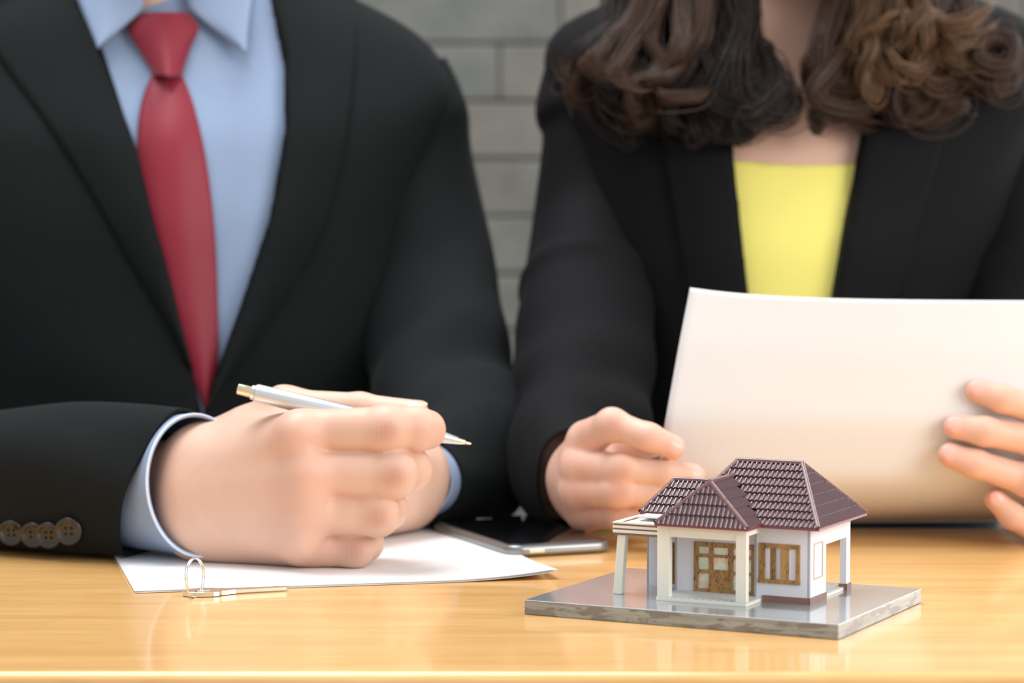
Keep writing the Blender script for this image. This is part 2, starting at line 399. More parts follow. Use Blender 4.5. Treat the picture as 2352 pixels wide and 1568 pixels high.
# ---------------------------------------------------------------- the phone
pa = PZ(1170, 1283); pb = PZ(1410, 1269); pdir = pb - pa; pw = np.linalg.norm(pdir)
phn = empty('smartphone', tuple(PZ(1180, 1235)), 'grey smartphone with a dark screen lying behind the white sheets', 'phone')
ex = pdir / pw; fx2 = ex; fy2 = np.array([-ex[1], ex[0], 0]); plen = .148; pb0 = pa.copy()
def phone_slab(name, z0, z1, inset, rad, m, parent, bev):      # rounded rectangle, edges rounded by a stack of inset outlines
    ts = np.linspace(0, math.pi/2, 7)
    lay_ = [(bev * (1 - math.sin(t)), z0 + bev * (1 - math.cos(t))) for t in ts] + [(bev * (1 - math.cos(t)), z1 - bev * (1 - math.sin(t))) for t in ts]
    bm = bmesh.new(); rings = []
    for q_, z in lay_:
        i_ = inset + q_; r = max(rad - q_, .001); ring_ = []
        for cx, cy, a0 in ((pw - i_ - r, i_ + r, -90), (pw - i_ - r, plen - i_ - r, 0), (i_ + r, plen - i_ - r, 90), (i_ + r, i_ + r, 180)):
            for k in range(9):
                a = R(a0 + k * 90 / 8); p = pb0 + fx2 * (cx + r * math.cos(a)) + fy2 * (cy + r * math.sin(a)); ring_.append(bm.verts.new((p[0], p[1], z)))
        rings.append(ring_)
    n = len(rings[0]); bm.faces.new(rings[0][::-1]); bm.faces.new(rings[-1])
    for a_, b_ in zip(rings[:-1], rings[1:]):
        for i in range(n): bm.faces.new((a_[i], a_[(i+1) % n], b_[(i+1) % n], b_[i]))
    o = bm_obj(name, bm, m, parent, False); o.data.shade_smooth(); md = o.modifiers.new('split', 'EDGE_SPLIT'); md.split_angle = R(50); return o
ob = phone_slab('phone_body', .0002, .0086, 0, .011, M['phonecase'], phn, .0036)
phone_slab('screen', .0084, .0090, .0016, .0095, M['phonescreen'], phn, .0002)
cB = pa + ex * (pw * .26) + np.array([0, 0, .0040])
def cbox(name, c, hx, hy, hz, m, parent, dx, dy, bev=.0006):
    bm = box_bm((-hx, -hy, -hz), (hx, hy, hz), bev); MM = Matrix(((dx[0], dy[0], 0, c[0]), (dx[1], dy[1], 0, c[1]), (0, 0, 1, c[2]), (0, 0, 0, 1))); bm.transform(MM)
    return bm_obj(name, bm, m, parent)
cbox('side_button', cB, .0058, .0006, .0014, M['phonebutton'], phn, fx2, fy2)
cc = pa + ex * pw * .5 + fy2 * (plen - .008) + np.array([0, 0, .0091])
cbox('earpiece', cc, .006, .0009, .0001, M['steel'], phn, fx2, fy2, 0)

# ---------------------------------------------------------------- key and split ring
kc = PZ(450, 1372)
key = empty('house_key', tuple(kc), 'small silver key with a split ring standing upright on its bow', 'key')
k0_ = PZ(425, 1373); k1_ = PZ(668, 1359); kd = k1_ - k0_; kl = np.linalg.norm(kd); kd /= kl; kn = np.array([-kd[1], kd[0], 0])
def extr(name, pts, z0, z1, m, parent, o0, dx, dy, bev=.0002):
    bm = bmesh.new(); lo = [bm.verts.new(tuple(o0 + dx*x + dy*y + np.array([0, 0, z0]))) for x, y in pts]; hi = [bm.verts.new(tuple(o0 + dx*x + dy*y + np.array([0, 0, z1]))) for x, y in pts]
    n = len(pts); bm.faces.new(lo[::-1]); bm.faces.new(hi)
    for i in range(n): bm.faces.new((lo[i], lo[(i+1) % n], hi[(i+1) % n], hi[i]))
    bmesh.ops.recalc_face_normals(bm, faces=bm.faces)
    if bev: bmesh.ops.bevel(bm, geom=[e for e in bm.edges if abs(e.verts[0].co.z - e.verts[1].co.z) < 1e-6], offset=bev, segments=1, affect='EDGES')
    return bm_obj(name, bm, m, parent)
mm = .001
bow = [(0, 6), (2, 2), (6, -1), (11, -2.5), (17, -3), (20.5, -2.6), (21.5, -1), (22.5, 0), (27, 0.2), (27.5, 1.8), (32, 2.2), (32, 9), (27.5, 9.4), (27, 11), (22.5, 11.5), (21, 14), (15, 16), (8, 15.5), (2, 12)]
extr('bow', [(x*mm, y*mm) for x, y in bow], .0003, .0032, M['keymetal'], key, k0_, kd, kn)
sc_ = (kl - .031)
blade = [(31, 2.6), (31 + sc_*1000 - 2, 2.6), (31 + sc_*1000, 4.0), (31 + sc_*1000 - 2, 6.8)]
x = 31 + sc_*1000 - 4; i = 0
while x > 38:
    blade += [(x, 8.6 if i % 2 else 6.9)]; x -= 3; i += 1
blade += [(31, 8.8)]
extr('blade', [(a*mm, b*mm) for a, b in blade], .0007, .0029, M['keymetal'], key, k0_, kd, kn)
bm = box_bm((0, 0, 0), (.008, .0034, .0004), .0001); q = k0_ + kd*.008 + kn*.0025 + np.array([0, 0, .0032])
bm.transform(Matrix(((kd[0], kn[0], 0, q[0]), (kd[1], kn[1], 0, q[1]), (0, 0, 1, q[2]), (0, 0, 0, 1)))); bm_obj('bow_inlay', bm, M['steel'], key)
# split ring: two turns of wire, standing almost edge-on
rc = PZ(446, 1374) + np.array([0, .004, 0]); rr_ = .01165; rc = rc + np.array([0, 0, rr_ + .0004])
ru = np.array([.36, .93, 0.]); ru /= np.linalg.norm(ru); rn = np.array([ru[1], -ru[0], 0.]); lean = np.array([-.05, 0, 1.]); lean /= np.linalg.norm(lean)
pts = []
for k in range(190):
    a = -2.2 + k / 189 * (2 * math.pi * 1.93)
    pts.append(rc + ru * rr_ * math.cos(a) + lean * rr_ * math.sin(a) + rn * (.0024 * (k / 189 - .5)))
V, F = tube_mesh(pts, .00048, 8); mesh_obj('split_ring', V, F, M['steel'], key, True)

# ---------------------------------------------------------------- the two people
PY = 2.2                                                            # depth of both bodies
def px2x(px, y=PY): return (px - 1176) / FPX * y / 1.0
def pz(row, y=PY): return P(1176, row, y)[2]
MX, WX = -.277, .240

def finish_body(name, body, cuts, hands, m, parent, flush, nails):
    # body mesh with the arm ends cut open, each hand mesh cut open on the same axis, the two rims bridged: one continuous surface
    v, f = body.mesh()
    bm = bmesh.new(); vs = [bm.verts.new(p) for p in v.tolist()]
    for q in f:
        try: bm.faces.new([vs[i] for i in q])
        except ValueError: pass
    def trim(bm_, co, no, centre, rad):
        geom = [e for e in bm_.verts if (e.co - centre).length < rad]; gs = set(geom)
        ed = [e for e in bm_.edges if e.verts[0] in gs and e.verts[1] in gs]; fc = [q for q in bm_.faces if all(u in gs for u in q.verts)]
        r = bmesh.ops.bisect_plane(bm_, geom=geom + ed + fc, plane_co=co, plane_no=no, clear_outer=True)
        return [e for e in r['geom_cut'] if isinstance(e, bmesh.types.BMEdge)]
    for (co, ax), hf in zip(cuts, hands):
        co = Vector(co); ax = Vector(ax).normalized()               # ax points from the arm towards the hand
        rim1 = trim(bm, co - ax * .008, ax, co, .09)
        hv, hfc = hf.mesh()
        hb = bmesh.new(); q = [hb.verts.new(p) for p in hv.tolist()]
        for t in hfc:
            try: hb.faces.new([q[i] for i in t])
            except ValueError: pass
        bmesh.ops.smooth_vert(hb, verts=hb.verts, factor=.5, use_axis_x=True, use_axis_y=True, use_axis_z=True)
        trim(hb, co, -ax, co, .09)
        me = bpy.data.meshes.new('tmp'); hb.to_mesh(me); hb.free(); bm.from_mesh(me); bpy.data.meshes.remove(me)
        bm.edges.ensure_lookup_table()
        rims = [e for e in bm.edges if e.is_boundary and all((u.co - co).length < .075 for u in e.verts)]
        try: bmesh.ops.bridge_loops(bm, edges=rims)
        except Exception as ex_: print('bridge failed', name, ex_)
    me = bpy.data.meshes.new(name); bm.to_mesh(me); bm.free()
    o = link(name, me, m, parent, True)
    co = np.empty(len(me.vertices) * 3); me.vertices.foreach_get('co', co); co = co.reshape(-1, 3)
    a = np.zeros(len(co)); b = np.zeros(len(co))
    for p, r, s_ in flush: a = np.maximum(a, s_ * np.exp(-((co - np.array(p))**2).sum(1) / r**2))
    for c_, ax_, r in nails:
        X = (co - c_); q = np.stack([X @ ax_[0], X @ ax_[1], X @ ax_[2]], 1); d = ((np.abs(q) / (np.array(r) * (1.08, 1.08, 2.2)))**2.6).sum(1)
        b = np.maximum(b, np.clip((1.05 - d) * 7, 0, 1))
    cr_ = np.zeros(len(co))
    for p, r, s_ in CREASES: cr_ = np.maximum(cr_, s_ * np.exp(-((co - np.array(p))**2).sum(1) / r**2))
    for nm, arr in (('flush', a), ('nail', b), ('crease', cr_)):
        at = me.attributes.new(nm, 'FLOAT', 'POINT'); at.data.foreach_set('value', arr.astype(np.float32))
    return o

def head(F, cx, cy, z, tilt, s=1.0):
    # cranium, face, nose, brows, lips, ears; z = chin height
    def q(x, y, zz):
        ct, st = math.cos(tilt), math.sin(tilt); yy = y * ct - (zz) * st; z2 = y * st + zz * ct
        return np.array([cx + x * s, cy + yy * s, z + z2 * s])
    F.ell(q(0, .02, .155), (.076*s, .098*s, .088*s), .01); F.ell(q(0, -.015, .08), (.062*s, .072*s, .085*s), .02)
    F.cap(q(-.03, -.045, .012), q(.03, -.045, .012), .017*s, .017*s, .03); F.cap(q(0, -.075, .115), q(0, -.098, .078), .007*s, .011*s, .012)
    for sx in (-1, 1):
        F.ell(q(sx*.077, .015, .095), (.009*s, .017*s, .03*s), .006); F.cap(q(sx*.012, -.082, .128), q(sx*.045, -.07, .126), .007*s, .005*s, .012)
        F.ell(q(sx*.031, -.082, .108), (.017*s, .010*s, .011*s), .003, sub=True); F.ell(q(sx*.031, -.064, .107), (.014*s, .013*s, .012*s), .002)
        F.cap(q(sx*.011, -.088, .074), q(sx*.012, -.082, .075), .006*s, .006*s, .006)
    F.cap(q(-.02, -.082, .045), q(.02, -.082, .045), .006*s, .006*s, .006); F.cap(q(-.017, -.081, .035), q(.017, -.081, .035), .007*s, .007*s, .006)
    F.sub(q(-.024, -.091, .0405), q(.024, -.091, .0405), .0025*s, .0025*s, .002)
    return q

CREASES = []
def hand_field(prims, fingers, thumb, h, up, creases=True, nails=None, dors=(0, -1, 0), spread=None, near_reach=.013):
    allp = [p for c in prims for p in (c[0], c[1])] + [p for f in fingers for p in f[0]] + list(thumb[0])
    A = np.array(allp); F = Field(A.min(0) - .04, A.max(0) + .04, h)
    for a, b, ra, rb, k in prims: F.cap(a, b, ra, rb, k)
    flush = []; nl = []; crs = CREASES
    dv = np.array(dors, float); dv /= np.linalg.norm(dv)
    for idx, (pts, rad) in enumerate(list(fingers) + [thumb]):
        pts = [np.array(p) for p in pts]
        near = pts[0]; reach = near_reach if idx < 4 else .022
        F.chain(pts, rad, .0045, .0008, .010, near, reach, spread if idx < 4 else None)
        if len(pts) >= 4:
            F.ell(pts[1] + dv * rad[1] * .16, (rad[1]*.86,)*3, .007)                    # middle knuckle
            flush += [(pts[1] + dv * rad[1], .0068, .50), (pts[0] + dv * rad[0], .013, .28), (pts[-1], .011, .38), (pts[2] + dv*rad[2], .006, .22)]
            crs.append((pts[1] + dv * rad[1], .0062, 1.))
            if False:
                for jn, js in ((1, (-.0024, .0026)),):
                    ax = pts[jn+1] - pts[jn-1]; ax /= np.linalg.norm(ax); w_ = np.cross(ax, dv); w_ /= np.linalg.norm(w_)
                    base = pts[jn] + dv * (rad[jn] * 1.07 + .0004)
                    for t in js:
                        c_ = base + ax * t; F.sub(c_ - w_ * rad[jn] * .35 , c_ + w_ * rad[jn] * .35, .0009, .0009, .0042)
    if nails:
        for fi, nd, sc_ in nails:
            pts, rad = (list(fingers) + [thumb])[fi]; tip = np.array(pts[-1]); ax = tip - np.array(pts[-2]); ax /= np.linalg.norm(ax)
            nd = np.array(nd, float); nd = nd - ax * (nd @ ax); nd /= np.linalg.norm(nd); w_ = np.cross(ax, nd)
            c_ = tip + ax * rad[-1] * .22 + nd * rad[-1] * .80
            r = (.0056 * sc_, rad[-1] * .60, .0013); F.ell(c_, r, .0007, rot=(ax, w_, nd)); nl.append((c_, (ax, w_, nd), r))
    return F, flush, nl

# ---- the man
man = empty('person', (MX, PY, FLOOR), 'person in a charcoal suit, blue shirt and crimson tie holding a pen', 'person')
zs = lambda row: pz(row)
jt = [(-.20, .185, .115, 2.185, 2.3), (-.02, .180, .118, 2.18, 2.3), (.10, .183, .125, 2.175, 2.3), (.22, .198, .126, 2.18, 2.3), (.29, .222, .115, 2.185, 2.4),
      (zs(240), .234, .102, 2.19, 2.5), (zs(190), .229, .096, 2.195, 2.5), (zs(140), .220, .09, 2.20, 2.5), (zs(90), .207, .086, 2.205, 2.4), (zs(55), .189, .082, 2.207, 2.3), (zs(15), .160, .075, 2.21, 2.2),
      (zs(-25), .128, .068, 2.215, 2.1), (zs(-60), .098, .064, 2.22, 2), (zs(-85), .070, .055, 2.225, 2)]
def inset(t, d, dz=0): return [(r[0], r[1] - d, r[2] - d, *r[3:]) for r in t]
def polyw(pts, y):
    return [(P(a, b, y)[0], P(a, b, y)[2]) for a, b in pts]
jf = Field((MX - .27, 2.02, -.21), (MX + .27, 2.34, .48), .0042)
jf.stack(MX, jt)
X, Y, Z = jf.grid()
jf.F = jf.F + .0022 * vnoise(X, Y, Z, 3, 7, 12, 45).astype(np.float32)
# soft pull folds running from the closing button and the arm
jf.F = jf.F + (.0016 * np.sin(38 * (X + .8 * Z) + 2 * np.sin(7 * Z)) * np.clip((.22 - Z) / .2, 0, 1)).astype(np.float32)
VM = [(110, -120), (165, -10), (224, 112), (312, 330), (387, 580), (442, 800), (475, 955), (505, 850), (560, 700), (625, 500), (655, 300), (646, 150), (608, 0), (590, -120)]
V2 = poly_sd(X, Z, polyw(VM, 2.09)).astype(np.float32)
jf.F = np.maximum(jf.F, -np.maximum(V2, Y - 2.19))
jv, jfc = jf.mesh(); jacket = mesh_obj('jacket', jv, jfc, M['suit'], man, True); jb = bvh_of(jv, jfc)
sf = Field((MX - .25, 2.02, -.15), (MX + .25, 2.34, .50), .0042)
sf.stack(MX, inset(jt, .0085)); X, Y, Z = sf.grid()
sf.F = sf.F + (.0030 * np.sin(X * 85 + 9 * Z + 1.5 * np.sin(Z * 11)) + .0018 * vnoise(X, Y, Z, 8, 6, 15, 60)).astype(np.float32)
sf.cap((MX - .018, 2.20, .34), (MX - .018, 2.195, zs(45)), .062, .058, .02)
sv, sfc = sf.mesh(); mesh_obj('shirt', sv, sfc, M['shirt'], man, True); sb = bvh_of(sv, sfc)
lap_o = [(-70, 20), (0, 135), (100, 270), (200, 425), (300, 600), (400, 770), (462, 905)]; lap_i = [(110, -120), (165, -5), (222, 112), (310, 330), (385, 580), (440, 800), (473, 930)]
strip('lapel', lap_o, lap_i, 60, 14, jb, M['suit'], jacket, .0035, .004, .0022, .0035)
rap_i = [(590, -120), (612, 0), (650, 150), (659, 300), (626, 500), (562, 700), (507, 850), (478, 932)]; rap_o = [(790, -120), (818, 0), (812, 180), (790, 350), (738, 540), (650, 690), (552, 840), (484, 940)]
strip('lapel', rap_o, rap_i, 60, 14, jb, M['suit'], jacket, .0035, .004, .0022, .0035)
# collar wings
strip('shirt_collar', [(150, -90), (165, -40), (190, 30), (222, 110)], [(335, -80), (330, -10), (318, 30), (226, 108)], 16, 10, sb, M['shirt'], man, .012, .004, .002, .004)
strip('shirt_collar', [(425, -80), (430, -10), (446, 30), (562, 122)], [(590, -90), (584, -40), (572, 40), (566, 122)], 16, 10, sb, M['shirt'], man, .012, .004, .002, .004)
# tie: blade with a dimple, then the knot
def dim(t, u): return -.0075 * math.exp(-((u - .33) / .16)**2) * math.exp(-(t / .10)**2) 
strip('tie_blade', [(352, 165), (330, 215), (317, 280), (315, 360), (330, 450), (352, 560), (388, 700), (430, 830), (466, 935)], [(416, 165), (440, 225), (458, 290), (474, 370), (485, 450), (495, 560), (500, 700), (501, 830), (484, 935)], 70, 16, sb, M['tie'], man, .0035, .0050, .002, 0, fold=dim)
kn_ = strip('tie_knot', [(326, 28), (292, 62), (318, 115), (352, 172)], [(432, 28), (456, 62), (436, 115), (417, 176)], 24, 18, sb, M['tie'], man, .008, .014, .003, 0)
# sleeves
def wr_near(s_, tot, a):
    e = tot - s_
    return .0022 * math.sin(a * 2 + s_ * 18) + .0030 * math.sin(e * 52 + 1.6 * math.sin(a + .5)) * math.exp(-((e - .24) / .10)**2) + .0055 * math.exp(-((e - .245) / .045)**2) * max(0, math.cos(a)) + .0012 * math.sin(a * 5 + e * 30)
near_keys = [(np.array([MX - .175, 2.2, .32]), .066, .062), (np.array([MX - .235, 2.17, .20]), .060, .062), (np.array([MX - .285, 2.10, .10]), .056, .060), (np.array([MX - .285, 2.00, .056]), .053, .056),
             (P(-170, 1120, 1.86), .053, .052), (P(0, 1112, 1.785), .051, .048), (P(150, 1110, 1.755), .0525, .046), (P(290, 1113, 1.735), .0512, .045), (P(372, 1116, 1.722), .0506, .044)]
nv, nf, fr_n = sleeve_mesh(near_keys, 150, 72, wr_near, .0026, slant_end=.36, slant_len=.10)
slv = mesh_obj('sleeve', nv, nf, M['suit'], jacket, True); solidify(slv, .0028, 1)
def cuff_end(a):      # a notch where the cuff laps over itself, low on the camera's side
    d = (a - 4.02 + math.pi) % (2 * math.pi) - math.pi
    return -.0125 * max(0, 1 - abs(d) / .30)
ck = [(P(300, 1110, 1.745), .044, .038), (P(380, 1110, 1.727), .0455, .038), (P(430, 1112, 1.708), .0462, .037), (P(455, 1114, 1.694), .0462, .036)]
cv, cf, fr_c = sleeve_mesh(ck, 36, 120, None, .0030, slant_end=-.10, slant_len=.05, endfn=cuff_end)
cuff = mesh_obj('shirt_cuff', cv, cf, M['shirt'], man, True); solidify(cuff, .0018, 1)
pv, pf = tube_mesh(cv[-120:], .0009, 6, True); mesh_obj('cuff_edge', pv, pf, M['piping'], cuff, True)
def wr_far(s_, tot, a):
    e = tot - s_
    return .0025 * math.sin(a * 2 + s_ * 14) + .0042 * math.sin(e * 60 + 2.2 * math.sin(a)) * math.exp(-((e - .20) / .09)**2) + .002 * math.sin(e * 33 + 3 * a) + .002 * math.exp(-((s_ - .05) / .014)**2)
far_keys = [(P(885, 165, 2.2), .050, .052), (P(908, 265, 2.2), .0575, .062), (P(940, 420, 2.19), .056, .06), (P(978, 640, 2.16), .056, .058), (P(1003, 790, 2.11), .055, .057), (P(1028, 930, 2.04), .054, .055), (P(1066, 1020, 1.975), .055, .053), (P(1064, 1065, 1.930), .050, .047), (P(1008, 1090, 1.886), .037, .037), (P(978, 1099, 1.858), .0300, .030)]
fv, ff, _ = sleeve_mesh(far_keys, 130, 64, wr_far, .0008)
o = mesh_obj('sleeve', fv, ff, M['suit'], jacket, True); solidify(o, .0028, 1)
ck = [(P(1000, 1096, 1.885), .0272, .027), (P(980, 1100, 1.862), .0266, .0265), (P(961, 1102, 1.845), .0258, .0258)]
cv2, cf2, _ = sleeve_mesh(ck, 20, 64, None, .0014)
o = mesh_obj('shirt_cuff', cv2, cf2, M['shirt'], man, True); solidify(o, .0018, 1)
# four cuff buttons
cen = wmat(slv)
nb = bvh_of(nv, nf)
for k, (bx, by, br) in enumerate([(26, 1222, 31), (77, 1227, 31), (112, 1228, 32), (158, 1219, 33)]):
    y = hit(nb, bx, by, 1.74); rad = br / (FPX / y); c0 = P(bx, by, y - .0016 - .0009 * k); d = ray(bx, by); d = d / np.linalg.norm(d)
    loc, nor, _i, _d = nb.ray_cast(Vector(CAM), Vector(d)); nn = np.array(nor) if nor is not None else -d
    if nn @ d > 0: nn = -nn
    nn = nn * .5 - d * .5; nn /= np.linalg.norm(nn); ux = np.cross(nn, [0, 0, 1.]); ux /= np.linalg.norm(ux); uy = np.cross(nn, ux)
    prof = [(0, .0006), (.55, .0006), (.66, .0010), (.78, .0021), (.90, .0024), (.98, .0016), (1, .0004), (.97, -.0006), (0, -.0008)]
    V = []; F = []; sg = 36
    for r, z in prof:
        for j in range(sg): t = 2*math.pi*j/sg; V.append(c0 + (ux*math.cos(t) + uy*math.sin(t)) * rad * r + nn * z)
    F = [(i*sg+j, i*sg+(j+1) % sg, (i+1)*sg+(j+1) % sg, (i+1)*sg+j) for i in range(len(prof)-1) for j in range(sg)]
    b_ = mesh_obj('button', V, F, M['button'], jacket, True)
    V = []; F = []
    bm = bmesh.new()
    for sx in (-1, 1):
        for sy in (-1, 1):
            c = c0 + (ux * sx + uy * sy) * rad * .2 + nn * .0006
            r = bmesh.ops.create_circle(bm, cap_ends=True, segments=10, radius=rad * .11, matrix=Matrix.Translation(Vector(c + nn*.0003)) @ Vector(nn).to_track_quat('Z', 'Y').to_matrix().to_4x4())
    th_ = bm_obj('button_holes', bm, M['thread'], jacket)

# his right hand, back of the hand to the camera, pinching the pen
H = lambda *a: P(*a)
rp = [(H(385, 1098, 1.742), H(470, 1072, 1.712), .0235, .0245, .01), (H(385, 1160, 1.742), H(465, 1184, 1.708), .0225, .0240, .01), (H(395, 1130, 1.750), H(470, 1130, 1.725), .0235, .026, .01),
      (H(470, 1065, 1.712), H(688, 1002, 1.668), .0255, .0165, .016), (H(465, 1110, 1.700), H(715, 1088, 1.658), .0250, .0160, .016), (H(465, 1160, 1.700), H(712, 1168, 1.662), .0255, .0158, .016),
      (H(465, 1195, 1.708), H(690, 1240, 1.674), .0245, .0170, .016), (H(560, 1215, 1.712), H(700, 1235, 1.700), .0235, .0195, .016), (H(560, 1120, 1.715), H(680, 1110, 1.705), .024, .022, .016),
      (H(490, 1045, 1.730), H(565, 1003, 1.728), .0205, .0170, .014), (H(565, 1003, 1.728), H(652, 934, 1.714), .0165, .0125, .012), (H(575, 1010, 1.715), H(672, 975, 1.700), .0170, .0120, .014)]
rf = [([H(688, 996, 1.664), H(888, 986, 1.652), H(955, 985, 1.660), H(982, 986, 1.668)], [.0148, .0140, .0135, .0122]),
      ([H(718, 1087, 1.658), H(905, 1088, 1.650), H(944, 1078, 1.672), H(915, 1068, 1.712)], [.0148, .0143, .0130, .0110]),
      ([H(714, 1176, 1.661), H(868, 1180, 1.655), H(893, 1170, 1.676), H(860, 1160, 1.712)], [.0140, .0132, .0120, .0105]),
      ([H(704, 1250, 1.674), H(815, 1256, 1.670), H(842, 1246, 1.688), H(812, 1225, 1.718)], [.0146, .0120, .0109, .0096])]
rt = ([H(650, 934, 1.714), H(828, 938, 1.706), H(952, 953, 1.697)], [.0118, .0102, .0098])
HF1, fl1, nl1 = hand_field(rp, rf, rt, .0011, (0, 0, 1), nails=[(4, (.1, -.3, 1), 1.1)], spread=(0, -.0010, .0030), near_reach=.0065)
for a_, b_ in (((500, 1075), (680, 1000)), ((495, 1110), (705, 1088)), ((495, 1150), (705, 1168)), ((500, 1195), (690, 1245))):      # tendons
    pa_, pb_ = P(*a_, 1.690), P(*b_, 1.652); HF1.cap(pa_, pb_, .0035, .0058, .016)
for q_, r_ in (((683, 996, 1.651), .0105), ((706, 1090, 1.647), .0105), ((706, 1168, 1.650), .0100), ((695, 1243, 1.661), .0095)): HF1.ell(P(*q_), (r_,)*3, .014)   # knuckles
X, Y, Z = HF1.grid(); HF1.F = HF1.F + (.0005 * vnoise(X, Y, Z, 21, 8, 90, 260)).astype(np.float32)
HF1.F = np.maximum(HF1.F, .0021 - Z)                                # rests on the paper
fl1 += [(P(675, 1000, 1.65), .016, .30), (P(700, 1150, 1.65), .022, .22), (P(700, 1260, 1.66), .02, .25), (P(400, 1100, 1.70), .02, .2)]
# his left hand, closed behind the right one
lp = [(H(992, 1100, 1.890), H(950, 1105, 1.850), .0212, .0225, .01), (H(945, 1078, 1.838), H(905, 1085, 1.815), .0236, .0236, .012), (H(942, 1134, 1.842), H(900, 1142, 1.820), .0225, .0230, .012), (H(940, 1080, 1.84), H(850, 1060, 1.80), .024, .016, .012), (H(925, 1155, 1.850), H(870, 1155, 1.81), .019, .018, .012)]
lf = [([H(860, 1045, 1.80), H(770, 1050, 1.775), H(730, 1055, 1.790), H(745, 1080, 1.81)], [.0125, .0115, .0105, .0098]),
      ([H(855, 1085, 1.80), H(765, 1095, 1.775), H(725, 1100, 1.790), H(745, 1120, 1.81)], [.0128, .0118, .0105, .0098]),
      ([H(860, 1125, 1.805), H(775, 1140, 1.780), H(740, 1142, 1.795), H(755, 1155, 1.81)], [.0122, .0112, .0102, .0096]),
      ([H(870, 1160, 1.81), H(800, 1178, 1.79), H(770, 1180, 1.80), H(790, 1185, 1.815)], [.011, .010, .0094, .009])]
lt = ([H(930, 1060, 1.82), H(850, 1035, 1.775), H(790, 1032, 1.757)], [.0145, .0115, .0100])
HF2, fl2, nl2 = hand_field(lp, lf, lt, .0018, (0, 0, 1), creases=False)
HF2.F = np.maximum(HF2.F, .003 - HF2.grid()[2])
bf = Field((MX - .36, 1.70, -.22), (MX + .30, 2.36, .78), .0055)
bf.stack(MX, inset(jt, .018)); bf.cap((MX - .018, 2.200, .36), (MX - .014, 2.185, .50), .060, .055, .03)
qm = head(bf, MX - .012, 2.17, .455, .22)
for ks in (near_keys, far_keys):
    for k in range(1, len(ks) - 1):
        a_, b_ = ks[k][0], ks[k+1][0]; lim = .032
        bf.cap(a_, b_, min(lim, ks[k][1] - .012) , min(lim, ks[k+1][1] - .012) if k < len(ks) - 2 else .026, .012)
def arm_cut(prim):
    a, b = prim[0], prim[1]; ax = b - a; return (a + ax * .25, ax)
c1 = arm_cut((H(395, 1130, 1.745), H(470, 1130, 1.725))); c2 = arm_cut((H(992, 1100, 1.890), H(950, 1105, 1.850)))
bf.cap(P(290, 1113, 1.745), c1[0], .030, .027, .01)
bf.cap(far_keys[-2][0], c2[0], .0225, .0215, .01)
finish_body('body', bf, [c1, c2], [HF1, HF2], M['skin'], man, fl1 + fl2, nl1 + nl2)
# trousers and hair, beyond the frame
tf = Field((MX - .24, 1.62, FLOOR), (MX + .24, 2.36, -.10), .010)
def legs(tf, cx, sp):
    tf.cap((cx - .08, 2.20, -.24), (cx + .08, 2.20, -.24), .115, .115, .03)
    for sx in (-1, 1):
        tf.cap((cx + sx*.095, 2.18, -.25), (cx + sx*sp, 1.78, -.25), .088, .064, .04); tf.cap((cx + sx*sp, 1.78, -.25), (cx + sx*sp, 1.80, FLOOR + .09), .064, .048, .03)
legs(tf, MX, .12); tv, tfc = tf.mesh(); mesh_obj('trousers', tv, tfc, M['trousers'], man, True)
def shoes(cx, sp, parent, m):
    for sx in (-1, 1):
        s_ = Field((cx + sx*sp - .07, 1.58, FLOOR), (cx + sx*sp + .07, 1.90, FLOOR + .13), .006)
        s_.cap((cx + sx*sp, 1.83, FLOOR + .045), (cx + sx*sp, 1.66, FLOOR + .028), .040, .036, .02); s_.cap((cx + sx*sp, 1.82, FLOOR + .05), (cx + sx*sp, 1.82, FLOOR + .10), .040, .036, .02)
        s_.F = np.maximum(s_.F, FLOOR + .002 - s_.grid()[2]); v, f = s_.mesh(); mesh_obj('shoe', v, f, m, parent, True)
shoes(MX, .12, man, M['button'])
hf_ = Field((MX - .13, 2.05, .52), (MX + .13, 2.38, .78), .005)
hf_.ell(qm(0, .026, .168), (.083, .105, .088), .01); hf_.ell(qm(0, -.07, .085), (.07, .06, .078), .01, sub=True)
hv, hfc = hf_.mesh(); mesh_obj('hair', hv, hfc, mat('short_dark_hair', (.02, .015, .012), .5), man, True)

# ---- the woman
wom = empty('person', (WX, PY, FLOOR), 'person in a black blazer and yellow top with long curly brown hair, reading a paper', 'person')
wt = [(-.20, .170, .100, 2.19, 2.3), (-.02, .166, .105, 2.185, 2.3), (.10, .158, .116, 2.175, 2.3), (.20, .172, .122, 2.175, 2.3), (.28, .190, .112, 2.185, 2.4),
      (zs(240), .207, .100, 2.19, 2.6), (zs(170), .2135, .094, 2.195, 2.8), (zs(110), .2135, .088, 2.20, 2.8), (zs(70), .207, .083, 2.205, 2.7), (zs(32), .192, .077, 2.207, 2.4), (zs(10), .172, .073, 2.21, 2.2),
      (zs(-20), .135, .066, 2.215, 2.1), (zs(-55), .090, .058, 2.22, 2), (zs(-75), .062, .05, 2.225, 2)]
wf = Field((WX - .25, 2.02, -.21), (WX + .25, 2.34, .46), .0042); wf.stack(WX, wt)
X, Y, Z = wf.grid(); wf.F = wf.F + .0020 * vnoise(X, Y, Z, 13, 7, 12, 45).astype(np.float32)
VW = [(1690, -120), (1682, 200), (1681, 290), (1686, 370), (1695, 480), (1704, 580), (1717, 690), (1740, 900), (1800, 1000), (1880, 900), (1906, 690), (1924, 580), (1944, 480), (1965, 370), (1990, 270), (2005, 200), (1990, -120)]
V2 = poly_sd(X, Z, polyw(VW, 2.08)).astype(np.float32); wf.F = np.maximum(wf.F, -np.maximum(V2, Y - 2.19))
v, f = wf.mesh(); blazer = mesh_obj('blazer', v, f, M['suit2'], wom, True); wb = bvh_of(v, f)
